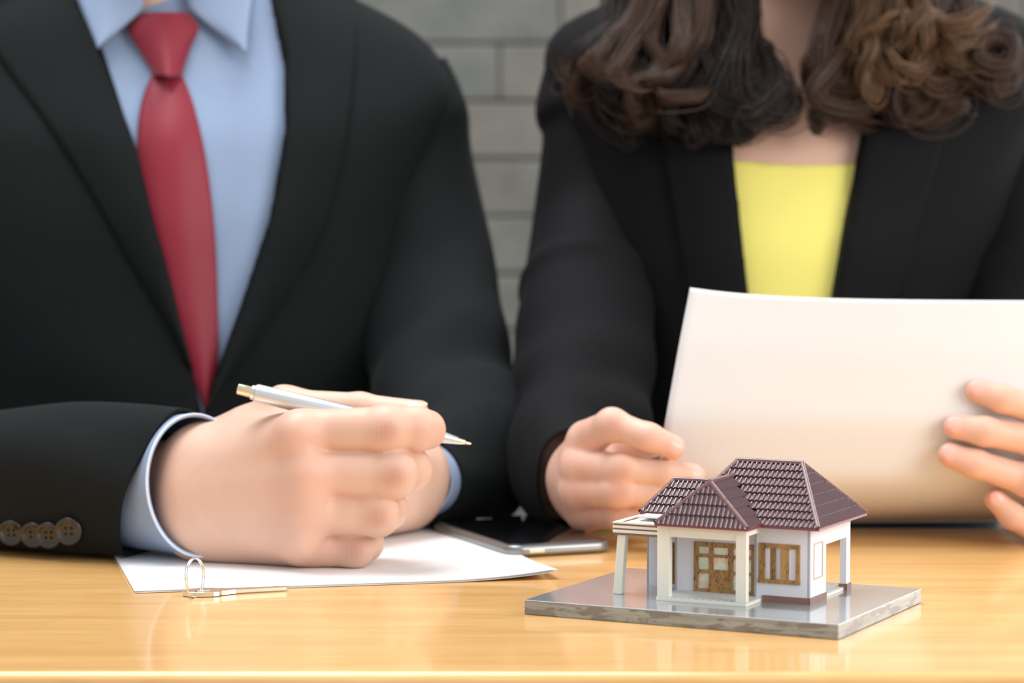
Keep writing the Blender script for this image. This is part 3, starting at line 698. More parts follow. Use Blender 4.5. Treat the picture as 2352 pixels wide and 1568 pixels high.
strip('lapel', [(1500, -60), (1503, 150), (1512, 300), (1538, 450), (1566, 600), (1600, 740), (1750, 930)], [(1700, -60), (1681, 150), (1682, 300), (1691, 450), (1706, 600), (1722, 740), (1756, 936)], 50, 12, wb, M['suit2'], blazer, .0035, .003, .0022, .002)
strip('lapel', [(2240, -60), (2215, 150), (2180, 280), (2140, 420), (2104, 545), (2068, 680), (1880, 925)], [(1990, -60), (2008, 180), (1990, 270), (1957, 420), (1930, 545), (1908, 680), (1880, 860)], 50, 12, wb, M['suit2'], blazer, .0035, .003, .0022, .002)
# yellow top
yf = Field((WX - .22, 2.02, -.15), (WX + .22, 2.34, .36), .0042); yf.stack(WX, inset(wt, .0085)); X, Y, Z = yf.grid()
yf.F = yf.F + (.0012 * vnoise(X, Y, Z, 5, 6, 15, 50)).astype(np.float32)
zt = P(1825, 378, 2.09)[2]; yf.F = np.maximum(yf.F, Z - (zt + .9 * (X - WX)**2 + .0))
v, f = yf.mesh(); mesh_obj('knitted_top', v, f, M['yellow'], wom, True)
# sleeves
def wr_w(s_, tot, a):
    e = tot - s_
    return .0022 * math.sin(a * 2 + s_ * 15) + .0036 * math.sin(e * 66 + 2 * math.sin(a + 1)) * math.exp(-((e - .17) / .08)**2) + .0045 * math.exp(-((s_ - .215) / .010)**2) + .004 * math.exp(-((s_ - .05) / .014)**2) + .0012 * math.sin(e * 40 + 3 * a)
wr_keys = [(P(1405, 130, 2.2), .047, .050), (P(1385, 230, 2.2), .0530, .055), (P(1385, 330, 2.19), .0495, .053), (P(1366, 500, 2.17), .0490, .052), (P(1350, 640, 2.13), .0500, .053), (P(1343, 790, 2.07), .0510, .054), (P(1338, 930, 2.00), .0510, .052), (P(1324, 1020, 1.945), .050, .048), (P(1298, 1064, 1.910), .050, .045), (P(1306, 1088, 1.872), .043, .038), (P(1324, 1098, 1.838), .0335, .032)]
v, f, _ = sleeve_mesh(wr_keys, 130, 64, wr_w, .0008); o = mesh_obj('sleeve', v, f, M['suit2'], blazer, True); solidify(o, .0025, 1)
wl_keys = [(P(2255, 135, 2.2), .046, .050), (P(2290, 230, 2.2), .053, .055), (P(2310, 400, 2.19), .051, .053), (P(2345, 600, 2.14), .050, .052), (P(2385, 790, 2.07), .051, .053), (P(2425, 930, 2.00), .050, .052), (P(2448, 1020, 1.94), .049, .048), (P(2500, 1062, 1.900), .044, .042), (P(2545, 1085, 1.872), .035, .035)]
v, f, _ = sleeve_mesh(wl_keys, 130, 64, wr_w, .0008); o = mesh_obj('sleeve', v, f, M['suit2'], blazer, True); solidify(o, .0025, 1)
# her right hand (left in the picture)
rp = [(H(1335, 1085, 1.875), H(1338, 1100, 1.825), .0220, .0215, .01), (H(1335, 1075, 1.835), H(1345, 1020, 1.792), .0190, .0140, .012), (H(1335, 1095, 1.83), H(1332, 1075, 1.788), .0200, .0140, .012), (H(1338, 1120, 1.83), H(1330, 1130, 1.790), .0200, .0145, .012),
      (H(1345, 1145, 1.83), H(1345, 1175, 1.798), .0180, .0140, .012), (H(1370, 1100, 1.825), H(1390, 1130, 1.80), .018, .017, .012)]
rf = [([H(1348, 1008, 1.788), H(1405, 975, 1.765), H(1490, 1003, 1.752), H(1545, 1027, 1.754)], [.0132, .0104, .0090, .0086]),
      ([H(1333, 1070, 1.784), H(1425, 1078, 1.760), H(1530, 1088, 1.756), H(1590, 1093, 1.762)], [.0134, .0102, .0092, .0086]),
      ([H(1332, 1125, 1.786), H(1420, 1126, 1.762), H(1510, 1135, 1.760), H(1570, 1142, 1.765)], [.0138, .0108, .0094, .0084]),
      ([H(1345, 1172, 1.796), H(1425, 1182, 1.775), H(1490, 1180, 1.770), H(1535, 1180, 1.772)], [.0130, .0098, .0086, .0078])]
rt = ([H(1370, 1060, 1.83), H(1430, 1020, 1.822), H(1500, 1020, 1.812)], [.0150, .0115, .0095])
W1, fw1, nw1 = hand_field(rp, rf, rt, .0014, (0, 0, 1), near_reach=.009, nails=[(0, (.15, -1, .35), 1), (1, (.1, -1, .3), 1), (2, (.1, -1, .3), 1), (3, (0, -1, .3), .9)])
W1.F = np.maximum(W1.F, .0012 - W1.grid()[2])
# her left hand: four fingers in front of the paper
lp = [(H(2560, 1085, 1.885), H(2560, 1090, 1.85), .0215, .0215, .01), (H(2555, 1070, 1.86), H(2515, 1000, 1.822), .019, .0135, .012), (H(2555, 1085, 1.855), H(2525, 1060, 1.815), .020, .014, .012), (H(2555, 1105, 1.855), H(2520, 1125, 1.815), .020, .014, .012), (H(2550, 1130, 1.855), H(2500, 1195, 1.825), .018, .0135, .012)]
lf = [([H(2515, 1000, 1.820), H(2400, 945, 1.785), H(2300, 915, 1.772), H(2246, 897, 1.775)], [.0135, .0108, .0095, .0085]),
      ([H(2525, 1058, 1.814), H(2380, 1012, 1.780), H(2260, 990, 1.768), H(2196, 980, 1.771)], [.0138, .0110, .0098, .0087]),
      ([H(2520, 1125, 1.814), H(2360, 1102, 1.780), H(2240, 1065, 1.768), H(2182, 1044, 1.771)], [.0135, .0108, .0095, .0085]),
      ([H(2500, 1195, 1.825), H(2395, 1225, 1.795), H(2325, 1185, 1.782), H(2286, 1146, 1.782)], [.0125, .0098, .0086, .0078])]
lt = ([H(2520, 1050, 1.865), H(2440, 1010, 1.845), H(2360, 990, 1.825)], [.0150, .0115, .0095])
W2, fw2, nw2 = hand_field(lp, lf, lt, .0014, (0, 0, 1), nails=[(0, (-.1, -1, .35), 1), (1, (-.1, -1, .3), 1), (2, (-.1, -1, .3), 1), (3, (-.1, -1, .3), .9)])
wbf = Field((WX - .30, 1.80, -.22), (WX + .44, 2.36, .74), .0055)
wbf.stack(WX, inset(wt, .0125)); nkx = P(1828, 0, 2.19)[0]
wbf.cap((nkx, 2.21, .36), (nkx, 2.17, .47), .049, .046, .03); wbf.cap((nkx - .07, 2.13, zs(150)), (nkx - .015, 2.115, zs(235)), .006, .008, .02); wbf.cap((nkx + .07, 2.13, zs(150)), (nkx + .015, 2.115, zs(235)), .006, .008, .02)
qw = head(wbf, nkx, 2.135, .44, .35, .94)
for ks in (wr_keys, wl_keys):
    for k in range(1, len(ks) - 1):
        wbf.cap(ks[k][0], ks[k+1][0], min(.036, ks[k][1] - .012), min(.036, ks[k+1][1] - .012) if k < len(ks) - 2 else .022, .012)
c1 = (rp[0][0] + (rp[0][1] - rp[0][0]) * .3, rp[0][1] - rp[0][0]); c2 = (lp[0][0] + (lp[0][1] - lp[0][0]) * .3, lp[0][1] - lp[0][0])
wbf.cap(wr_keys[-1][0], c1[0], .022, .0218, .01); wbf.cap(wl_keys[-1][0], c2[0], .022, .0215, .01)
finish_body('body', wbf, [c1, c2], [W1, W2], M['skin2'], wom, fw1 + fw2, nw1 + nw2)
tf = Field((WX - .24, 1.62, FLOOR), (WX + .24, 2.36, -.10), .010); legs(tf, WX, .10); v, f = tf.mesh(); mesh_obj('trousers', v, f, M['trousers'], wom, True)
shoes(WX, .10, wom, M['button'])
# hair: a dark cap on the head, then curling locks of real strands
hf_ = Field((WX - .16, 1.98, .44), (WX + .20, 2.40, .76), .005)
hf_.ell(qw(0, .030, .165), (.086, .106, .092), .01); hf_.ell(qw(0, -.075, .085), (.062, .07, .082), .01, sub=True)
v, f = hf_.mesh(); hcap = mesh_obj('hair', v, f, mat('dark_brown_hair', (.016, .009, .006), .45), wom, True)

rg = np.random.RandomState(11)
def make_locks(name, locks, m, nstr, seg, srad):
    tot = []; 
    for (path, wid, curl, turns, phase) in locks:
        G = catmull(path, seg); n = seg; T = np.gradient(G, axis=0); T /= np.linalg.norm(T, axis=1)[:, None]
        a = np.cross(T, np.array([0, 1., 0])); a /= (np.linalg.norm(a, axis=1)[:, None] + 1e-9); b = np.cross(T, a); t = np.linspace(0, 1, n)
        wv0 = .012 * np.sin(t * rg.uniform(9, 14) + phase) * np.sin(math.pi * t); G = G + np.outer(wv0, [1., .5, 0]); cr = curl * (t ** .7)[:, None]; ph = phase + turns * 2 * math.pi * t
        G = G + (a * np.cos(ph)[:, None] + b * np.sin(ph)[:, None]) * cr
        for s_ in range(nstr):
            r = math.sqrt(rg.rand()) * wid; th = rg.rand() * 6.283; sh = (.55 + .45 * np.sin(math.pi * np.clip(t * .9 + .15, 0, 1)))[:, None]
            tw = th + 1.6 * t
            off = (a * np.cos(tw)[:, None] + b * np.sin(tw)[:, None]) * r * sh
            wv = rg.normal(size=3) * .0016; f_ = rg.uniform(3, 9)
            off = off + np.sin(f_ * t + th)[:, None] * wv
            if rg.rand() < .07: off = off * (1 + 1.8 * t[:, None])
            L_ = int(n * rg.uniform(.86, 1)); q = np.empty((n, 3)); tt = np.linspace(0, L_ - 1, n); base = G + off
            for c_ in range(3): q[:, c_] = np.interp(tt, np.arange(n), base[:, c_])
            tot.append(q)
    Pn = np.concatenate(tot); k = len(tot)
    cu = bpy.data.hair_curves.new(name); cu.add_curves([seg] * k); cu.attributes['position'].data.foreach_set('vector', Pn.astype(np.float32).ravel())
    ra = cu.attributes.get('radius') or cu.attributes.new('radius', 'FLOAT', 'POINT')
    prof = np.tile(np.concatenate([np.full(seg - 6, 1.), np.linspace(1, .3, 6)]), k) * srad; ra.data.foreach_set('value', prof.astype(np.float32))
    cu.materials.append(m); o = bpy.data.objects.new(name, cu); C.objects.link(o); o.parent = wom; o.matrix_parent_inverse = wmat(wom).inverted(); return o
def lock(x0, x1, row1, dep, wid, curl=.010, turns=1.2, hook=0, mid=None):
    # from the head down to the end at pixel column x1, row row1; hook bends the tip sideways and up
    top = qw(*( (-.07 if x0 < 1828 else .07), -.01 + rg.uniform(-.03, .03), .10 + rg.uniform(-.03, .05)))
    pts = [top, P(x0, -120 + rg.uniform(-30, 30), dep + .04), P(x0 + (x1 - x0) * .3, row1 * .25, dep + .015), P(x0 + (x1 - x0) * .6, row1 * .62, dep), P(x1 - hook * .15, row1 - abs(hook) * .15, dep - .004)]
    if hook: pts += [P(x1 + hook * .45, row1 + 4, dep - .006), P(x1 + hook, row1 - abs(hook) * .55, dep - .002), P(x1 + hook * .95, row1 - abs(hook) * 1.25, dep + .004)]
    return (pts, wid, curl, turns, rg.uniform(0, 6.28))
H1 = hair_mat('shaded_hair', (.012, .0055, .004)); H2 = hair_mat('brown_hair', (.058, .030, .018)); H3 = hair_mat('lit_golden_hair', (.15, .082, .042))  # one brown head of hair; light from the right is put into these tones
dark = []; brown = []; gold = []
for k in range(38):      # picture left: darker tones for the shaded side
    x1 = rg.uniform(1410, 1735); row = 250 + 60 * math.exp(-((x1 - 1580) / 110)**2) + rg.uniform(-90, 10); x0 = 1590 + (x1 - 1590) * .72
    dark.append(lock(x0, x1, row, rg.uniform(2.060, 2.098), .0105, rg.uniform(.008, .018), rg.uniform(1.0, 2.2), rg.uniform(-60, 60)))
for x1, row, hk in ((1700, 262, 60), (1722, 268, 62), (1745, 255, 60), (1690, 240, 90), (1650, 275, 70)): dark.append(lock(1660 + (x1 - 1700) * .4, x1, row, 2.062, .013, .004, .6, hk))
for k in range(14):      # picture left, outer, lighter curls
    x1 = rg.uniform(1350, 1500); row = 215 + (x1 - 1350) * .35 + rg.uniform(-60, 10); x0 = 1480 + (x1 - 1400) * .8
    (brown if k % 2 else dark).append(lock(x0, x1, row, rg.uniform(2.065, 2.11), .012, rg.uniform(.010, .018), rg.uniform(1.2, 2.2), rg.uniform(-50, 50)))
for k in range(40):      # picture right: lighter tones for the window-lit side
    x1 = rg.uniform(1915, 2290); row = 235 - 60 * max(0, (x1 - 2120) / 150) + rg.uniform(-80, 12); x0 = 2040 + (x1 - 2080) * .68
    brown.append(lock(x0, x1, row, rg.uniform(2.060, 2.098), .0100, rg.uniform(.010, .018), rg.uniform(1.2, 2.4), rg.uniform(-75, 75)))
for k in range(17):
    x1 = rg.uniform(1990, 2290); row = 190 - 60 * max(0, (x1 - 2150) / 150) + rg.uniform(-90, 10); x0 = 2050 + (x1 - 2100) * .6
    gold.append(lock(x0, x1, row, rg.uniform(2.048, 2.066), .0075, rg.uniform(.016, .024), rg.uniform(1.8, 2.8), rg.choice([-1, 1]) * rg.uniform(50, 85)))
for x1, row, hk in ((1862, 280, 75), (1885, 255, 80), (1915, 235, 80)): brown.append(lock(1945, x1, row, 2.058, .009, .004, .8, hk))
for k in range(5): brown.append(lock(1500 + k * 30, 1370 + k * 40, 150 + k * 25, 2.05, .008, .016, 2.0, 45))
make_locks('hair_locks', dark, H1, 100, 40, .00030); make_locks('hair_locks', brown, H2, 95, 44, .00030); make_locks('hair_locks', gold, H3, 90, 48, .00026)

# ---------------------------------------------------------------- the pen
pen = empty('ballpoint_pen', tuple(P(812, 956, 1.676)), 'silver retractable ballpoint pen held between the man\'s thumb and forefinger', 'pen')
p0 = P(545, 892, 1.670); p1 = P(1082, 1019, 1.680); pd_ = p1 - p0; pln = np.linalg.norm(pd_); pd_ /= pln
def lathe(name, prof, m, parent, seg=32):
    a = np.cross(pd_, [0, 0, 1.]); a /= np.linalg.norm(a); b = np.cross(pd_, a); V = []
    for t, r in prof:
        for j in range(seg): q = 2*math.pi*j/seg; V.append(p0 + pd_ * t * .001 + (a*math.cos(q) + b*math.sin(q)) * r * .001)
    F = [(i*seg+j, i*seg+(j+1) % seg, (i+1)*seg+(j+1) % seg, (i+1)*seg+j) for i in range(len(prof)-1) for j in range(seg)]
    F += [tuple(range(seg))[::-1], tuple((len(prof)-1)*seg + j for j in range(seg))]
    o = mesh_obj(name, V, F, m, parent, True); o.data.shade_smooth(); md = o.modifiers.new('split', 'EDGE_SPLIT'); md.split_angle = R(35); return o
e_ = pln * 1000
lathe('push_button', [(0, 3.0), (.5, 3.5), (8.5, 3.7), (9.5, 3.4)], M['brass'], pen)
lathe('collar', [(9, 3.4), (9.2, 4.6), (11.2, 4.9), (11.4, 4.4)], M['steel'], pen)
lathe('barrel', [(11, 4.3), (11.6, 5.3), (13, 5.9), (60, 6.0), (e_ - 42, 5.6), (e_ - 24, 4.6), (e_ - 9, 2.3)], M['penbody'], pen)
lathe('tip', [(e_ - 9, 2.3), (e_ - 4, 1.4), (e_ - 3.6, 1.0), (e_ - 1, .8), (e_, .3)], M['brass'], pen)

# ---------------------------------------------------------------- the sheets the woman holds
def sheet_at(u, t, k):      # u across (left to right), t from the top edge to the bottom
    rows = [(0, 660, 1.790), (.25, 790, 1.784), (.55, 960, 1.780), (.80, 1105, 1.792), (.93, 1182, 1.830), (1, 1204, 1.896)]
    T_ = [r[0] for r in rows]; row = np.interp(t, T_, [r[1] for r in rows]); y = np.interp(t, T_, [r[2] for r in rows])
    lx = np.interp(t, [0, .6, 1], [1585, 1524, 1490]); rx = np.interp(t, [0, .6, .9, 1], [2560, 2500, 2420, 2290])
    px = lx + (rx - lx) * u; bow = 30 * (1 - math.exp(-u * 5)) * (1 - t) - 6 * u * t
    y2 = y + .010 * (u - .5)**2 * 4 * (1 - t) - .004
    return P(px, row + bow, y2 + .0011 * k + .006 * k * max(0, .1 - u) * (1 - t))
hp = empty('held_papers', tuple(sheet_at(.5, 1, 0)), 'white paper sheets held upright by the woman, curling at the bottom', 'paper')
for k in range(2):
    n, m_ = 48, 48; tt = np.linspace(0, 1, m_); V = []
    ys = None
    for i in range(n):
        u = i / (n-1)
        col_ = np.array([sheet_at(u, t, k) for t in tt])
        for _ in range(6): col_[1:-1] = (col_[:-2] + 2*col_[1:-1] + col_[2:]) / 4
        V += list(col_)
    F = [(i*m_+j, (i+1)*m_+j, (i+1)*m_+j+1, i*m_+j+1) for i in range(n-1) for j in range(m_-1)]
    o = mesh_obj('sheet', V, F, M['paper2'], hp, True); solidify(o, .0002, 1)

# ---------------------------------------------------------------- the model house on its base (local millimetres: u to the left, v to the back, w up from the base top)
HB = Vector((.17720697, 1.40703823, 0)); HA = .46896709; PT = 8.5; PU, PV = 190.6, 143.8
house = empty('model_house', HB, 'miniature white house with maroon tiled roofs on a glossy grey base', 'scale model', rz=-HA)
def W(u, v, w): return Vector((-u * .001, v * .001, (w + PT) * .001))
def hb(name, u0, u1, v0, v1, w0, w1, m, parent=None, bev=0.0):
    a = W(u0, v0, w0); b = W(u1, v1, w1); return box(name, a, b, m, parent or house, bev * .001, local=True, seg=1)
def tb(tab_, name, m, parent=None):        # several small boxes as one part
    bm = bmesh.new()
    for u0, u1, v0, v1, w0, w1 in tab_:
        a = W(u0, v0, w0); b = W(u1, v1, w1); box_bm([min(x, y) for x, y in zip(a, b)], [max(x, y) for x, y in zip(a, b)], bm=bm)
    return bm_obj(name, bm, m, parent or house, False, True)
def edge_mat():
    m = mat('painted_board_edge', (.30, .32, .30), .35, coat=.3)
    n = noise(m, coords(m, (14, 14, 420)), 1.0, 3, .5); n2 = noise(m, coords(m, (34, 34, 150)), 1.5, 5, .6, .4)
    c = mixc(m, ramp(m, n2, [(.50, (0, 0, 0)), (.56, (.75, .75, .75))]), ramp(m, n, [(.35, (.235, .25, .235)), (.6, (.34, .36, .34))]), (.15, .135, .13))
    L(m, c, B(m).inputs['Base Color']); return m
def marked_wood():
    m = mat('marked_veneer', (.45, .24, .07), .5)
    n = noise(m, coords(m, (1, 1, .35)), 900, 6, .75, 1.5); n2 = noise(m, coords(m, (1, 1, .3)), 260, 3)
    c = ramp(m, n, [(.40, (.03, .018, .008)), (.46, (.30, .15, .045)), (.60, (.48, .265, .085))]); c2 = mixc(m, ramp(m, n2, [(.45, (0, 0, 0)), (.6, (.85, .85, .85))]), c, (.46, .25, .08))
    L(m, c2, B(m).inputs['Base Color']); return m
HMAT = dict(top=mat('grey_gloss_board', (.27, .29, .30), .16, spec=.5, coat=.6, coat_r=.06), side=edge_mat(), wall=mat('lavender_white_card', (.81, .80, .85), .55), cream=mat('cream_card', (.86, .84, .74), .55),
            brown=mat('brown_card', (.25, .14, .11), .5), tile=mat('maroon_plastic', (.075, .018, .024), .28, spec=.7, coat=1, coat_r=.13), fascia=mat('crimson_plastic', (.23, .045, .075), .35, coat=.3),
            cap=mat('mauve_plastic', (.20, .10, .10), .32, coat=.35), wood=marked_wood(), deck=mat('deck_card', (.66, .70, .70), .5), line=mat('ink_line', (.05, .05, .05), .8), dark=mat('cut_edge', (.06, .05, .05), .9))
def iri():
    m = mat('pearly_film', (.75, .80, .75), .12, coat=.6, coat_r=.05)
    n = noise(m, coords(m, (1, 1, 1)), 85, 3, .5, 1.2); c = ramp(m, n, [(.32, (.55, .78, .66)), (.45, (.80, .84, .66)), (.55, (.88, .56, .42)), (.66, (.62, .74, .78))]); L(m, c, B(m).inputs['Base Color']); return m
HMAT['film'] = iri(); HMAT['pale'] = mat('pale_veneer_edge', (.62, .50, .45), .6)
# base: painted top skin over a layered board
box('base_board', (-PU*.001, 0, .0002), (0, PV*.001, .0078), HMAT['side'], house, .0002, local=True, seg=1)
box('base_top', (-PU*.001, 0, .0078), (0, PV*.001, .0085), HMAT['top'], house, .0002, local=True, seg=1)
# --- walls
T = 1.4
def front_wall(name, u0, u1, v, w1, hole, m):
    a, b, c, d = hole
    return tb([(u0, a, v, v+T, 0, w1), (b, u1, v, v+T, 0, w1), (a, b, v, v+T, 0, c), (a, b, v, v+T, d, w1)], name, m)
front_wall('front_wall', 37.5, 68.2 + 3, 56, 46, (43.6, 68.0, 11.3, 33.4), HMAT['wall'])
front_wall('entrance_wall', 66, 122.8, 61, 46, (72.5, 110.2, 1.2, 31.0), HMAT['wall'])
tb([(68.2+1.6, 71.2, 56, 62, 0, 46)], 'return_wall', HMAT['wall'])
tb([(121.4, 122.8, 61, 83, 0, 46)], 'return_wall', HMAT['wall'])
front_wall('wing_wall', 122.8, 150, 82, 46, (126.0, 134.0, 2.4, 26.6), HMAT['wall'])
tb([(148.6, 150, 82, 114, 0, 46)], 'wing_side_wall', HMAT['wall'])
# right-hand side: solid bay, lintel over the veranda, corner post
tb([(37.5, 38.9, 56, 62.6, 0, 46), (37.5, 38.9, 77, 83, 0, 46), (37.5, 38.9, 62.6, 77, 0, 14), (37.5, 38.9, 62.6, 77, 33.8, 46), (37.5, 38.9, 83, 124.5, 31.5, 46), (37.5, 41.5, 117.6, 124.5, 0, 31.5)], 'side_wall', HMAT['wall'])
tb([(38.9, 62, 81.6, 83, 0, 46), (60.6, 62, 83, 124.5, 0, 46), (62, 150, 123, 124.5, 0, 46)], 'inner_wall', HMAT['wall'])
tb([(41.5, 60.6, 121.5, 124.5, 31.5, 46)], 'rear_lintel', HMAT['wall'])
tb([(40, 148, 63, 123, 43, 44)], 'ceiling_board', HMAT['wall'])
# brown plinths
tb([(37.0, 66.0, 55.3, 56, 0, 3.8)], 'plinth', HMAT['brown']); tb([(36.9, 37.5, 55.3, 83, 0, 3.8)], 'plinth', HMAT['brown'])
tb([(36.9, 42, 116.9, 117.6, 0, 3.8), (36.9, 37.5, 116.9, 125, 0, 3.8)], 'plinth', HMAT['brown'])
# --- porch
hb('porch_slab', 66.8, 122.4, 32.6, 61, 0, 2.0, HMAT['cream'], bev=.15)
hb('deck_underlay', 67.0, 122.2, 32.8, 60.9, 2.0, 2.06, HMAT['dark'])
k = 0
for u in np.arange(67.2, 122, 4.4): hb('deck_plank', u, min(u + 3.75, 122.2), 32.8, 60.8, 2.06, 2.35, HMAT['deck'], bev=.05)
hb('veranda_slab', 38.9, 60.6, 83, 121, 0, 1.7, HMAT['cream'], bev=.1)
hb('deck_underlay', 39, 60.5, 83.1, 120.9, 1.7, 1.76, HMAT['dark'])
for u in np.arange(39.0, 60, 4.4): hb('deck_plank', u, min(u + 3.75, 60.4), 83.1, 120.8, 1.76, 2.0, HMAT['deck'], bev=.05)
hb('porch_column', 114.2, 121.8, 32.8, 37, 2.2, 44.6, HMAT['cream'], bev=.15)
hb('porch_column', 66.9, 73.3, 32.8, 37, 2.2, 44.6, HMAT['cream'], bev=.15)
hb('porch_beam', 73.3, 114.2, 33.0, 34.6, 40.9, 44.6, HMAT['cream'], bev=.1)
hb('porch_beam', 73.3, 114.2, 33.6, 35.0, 37.1, 40.9, HMAT['cream'], bev=.1)
hb('porch_side_beam', 66.9, 68.4, 37, 56, 40, 44.6, HMAT['cream'])
hb('porch_side_beam', 120.3, 121.8, 37, 61, 40, 44.6, HMAT['cream'])
# --- door and windows
def bars(name, items, v0, v1, m=None):
    r = None
    for n_, t in items:
        o_ = tb([(t[0], t[1], v0, v1, t[2], t[3])] if len(t) == 4 else [(t[0], t[1], t[4], t[5], t[2], t[3])], n_, m or HMAT['wood'], r)
        if r is None: r = o_
    return r
D0, D1 = 60.2, 61.6
dr = tb([(107.9, 110.6, D0, D1, 1.0, 31.4), (72.2, 74.8, D0, D1, 1.0, 31.4), (74.8, 107.9, D0, D1, 28.7, 31.4), (74.8, 107.9, D0, D1, 1.0, 4.3), (99.8, 101.2, D0, D1, 4.3, 28.7), (86.2, 87.8, D0, D1, 4.3, 28.7)], 'door_frame', HMAT['wood'])
tb([(101.2, 107.9, D0, D1, 22.6, 24.4), (101.2, 107.9, D0, D1, 13.3, 15.2), (74.8, 86.2, D0, D1, 22.6, 24.4), (74.8, 86.2, D0, D1, 13.3, 15.2)], 'glazing_bar', HMAT['wood'], dr)
leaf = tb([(98.6, 99.8, D0 + .1, D1, 4.3, 28.7), (87.8, 89.2, D0 + .1, D1, 4.3, 28.7), (89.2, 98.6, D0 + .1, D1, 22.8, 24.4), (89.2, 98.6, D0 + .2, D1, 4.3, 15.6)], 'door', HMAT['wood'])
for a_, b_, c_, d_ in ((101.2, 107.9, 24.4, 28.7), (101.2, 107.9, 15.2, 22.6), (101.2, 107.9, 4.3, 13.3), (89.2, 98.6, 24.4, 28.7), (89.2, 98.6, 15.6, 22.8), (74.8, 86.2, 24.4, 28.7), (74.8, 86.2, 15.2, 22.6), (74.8, 86.2, 4.3, 13.3)):
    tb([(a_, b_, 61.2, 61.5, c_, d_)], 'pane', HMAT['film'], dr)
wn = tb([(65.2, 68.4, 55.3, 56.8, 13.0, 31.5), (43.2, 45.7, 55.3, 56.8, 13.0, 31.5), (43.2, 68.4, 55.2, 56.8, 31.3, 33.8), (43.0, 68.8, 55.0, 56.8, 11.0, 13.2)], 'window', HMAT['wood'])
def slat(u0, u1, v0, v1):       # a casement standing ajar, seen at an angle
    vs = [W(u, v, w) for w in (13.2, 31.3) for u, v in ((u0, v0), (u1, v1), (u1, v1 + .7), (u0, v0 + .7))]
    return mesh_obj('casement', vs, [(0,1,2,3), (7,6,5,4), (0,4,5,1), (1,5,6,2), (2,6,7,3), (3,7,4,0)], HMAT['wood'], wn, local=True)
slat(58.0, 61.6, 55.3, 56.4); slat(50.2, 54.8, 56.2, 55.0); slat(64.4, 65.4, 55.2, 55.2)
tb([(45.5, 65.4, 56.6, 57.0, 13, 31.5)], 'pane', HMAT['wall'], wn)
rw = tb([(132.6, 134.2, 81.5, 82.6, 2.2, 26.8), (125.8, 127.2, 81.5, 82.6, 2.2, 26.8), (127.2, 132.6, 81.5, 82.6, 24.6, 26.8), (127.2, 132.6, 81.5, 82.6, 2.2, 4.4), (127.2, 132.6, 82.0, 82.6, 4.4, 24.6)], 'wing_door', HMAT['wood'])
sw = tb([(37.1, 38, 62.2, 63.0, 13.6, 34.2), (37.1, 38, 76.4, 77.2, 13.6, 34.2), (37.1, 38, 63, 76.4, 33.4, 34.2), (37.1, 38, 63, 76.4, 13.6, 14.4)], 'window', HMAT['pale'])
tb([(37.6, 38.2, 62.8, 76.8, 14.2, 33.6)], 'pane', HMAT['wall'], sw)
# --- carport
cp = tb([(122.4, 154.4, 44, 81.8, 35.6, 36.2)], 'carport_roof', HMAT['brown'])
for w0, w1, m, o in ((34.8, 36.2, 'brown', .0), (36.2, 37.9, 'cream', .5), (37.9, 38.9, 'brown', 0), (38.9, 40.4, 'cream', .5), (40.4, 41.5, 'brown', 0), (41.5, 42.4, 'cream', .6)):
    tb([(122.2, 154.2 + o, 43.8 - o, 45.4, w0, w1), (152.8, 154.2 + o, 45.4, 81.8, w0, w1)], 'fascia_strip', HMAT[m], cp)
tb([(122.4, 152.8, 45.4, 81.8, 36.2, 40.9)], 'roof_tray', HMAT['cream'], cp)
bm = bmesh.new(); lo = [bm.verts.new(W(154.4 - du, 43 + dv, .0)) for du, dv in ((0, 0), (5.2, 0), (5.2, 5), (0, 5))]; hi = [bm.verts.new(W(152.3 - du, 44.6 + dv, 34.9)) for du, dv in ((0, 0), (5.2, 0), (5.2, 5), (0, 5))]
bm.faces.new(lo); bm.faces.new(hi[::-1])
for i in range(4): bm.faces.new((lo[i], hi[i], hi[(i+1) % 4], lo[(i+1) % 4]))
bmesh.ops.recalc_face_normals(bm, faces=bm.faces); bmesh.ops.bevel(bm, geom=bm.edges[:], offset=.0003, segments=1, affect='EDGES'); bm_obj('carport_column', bm, HMAT['cream'], house, False, True)

# --- roofs
def solid(name, pts, faces, m, parent=None):
    bm = bmesh.new(); vs = [bm.verts.new(W(*p)) for p in pts]
    for f in faces: bm.faces.new([vs[i] for i in f])
    bmesh.ops.recalc_face_normals(bm, faces=bm.faces); return bm_obj(name, bm, m, parent or house, False, True)
E0, E1 = 44.6, 45.6         # eave underside and top
UR, UL, VF, VB = 30.3, 118, 49.6, 131
RR, RL, VR, WR = 53.6, 93.6, 86, 77.0
main_roof = solid('roof', [(UR, VF, 43.4), (UL, VF, 43.4), (UL, VB, 43.4), (UR, VB, 43.4), (UR, VF, 44.6), (UL, VF, 44.6), (UL, VB, 44.6), (UR, VB, 44.6), (RR, VR, WR - .4), (RL, VR, WR - .4)],
    [(0,1,2,3), (0,4,5,1), (1,5,6,2), (2,6,7,3), (3,7,4,0), (4,8,9,5), (5,9,6), (6,9,8,7), (7,8,4)], HMAT['tile'])
PR, PL, PF, PA, PUm, PW = 65.0, 121.2, 29.0, 41.0, 92.6, 68.6
vE = VF + (44.8 - 44.6) / ((WR - 44.6) / (VR - VF)); vT = VF + (PW - 44.6) / ((WR - 44.6) / (VR - VF))
porch_roof = solid('porch_roof', [(PR, PF, 43.7), (PL, PF, 43.7), (PL, 62, 43.7), (PR, 50.5, 43.7), (PR, PF, 44.9), (PL, PF, 44.9), (PL, 62, 44.9), (PR, 50.5, 44.9), (PUm, PA, PW - .4), (PUm, vT + 1, PW - .4)],
    [(0,1,2,3), (0,4,5,1), (1,5,6,2), (2,6,7,3), (3,7,4,0), (4,8,5), (5,8,9,6), (6,9,7), (7,9,8,4)], HMAT['tile'])
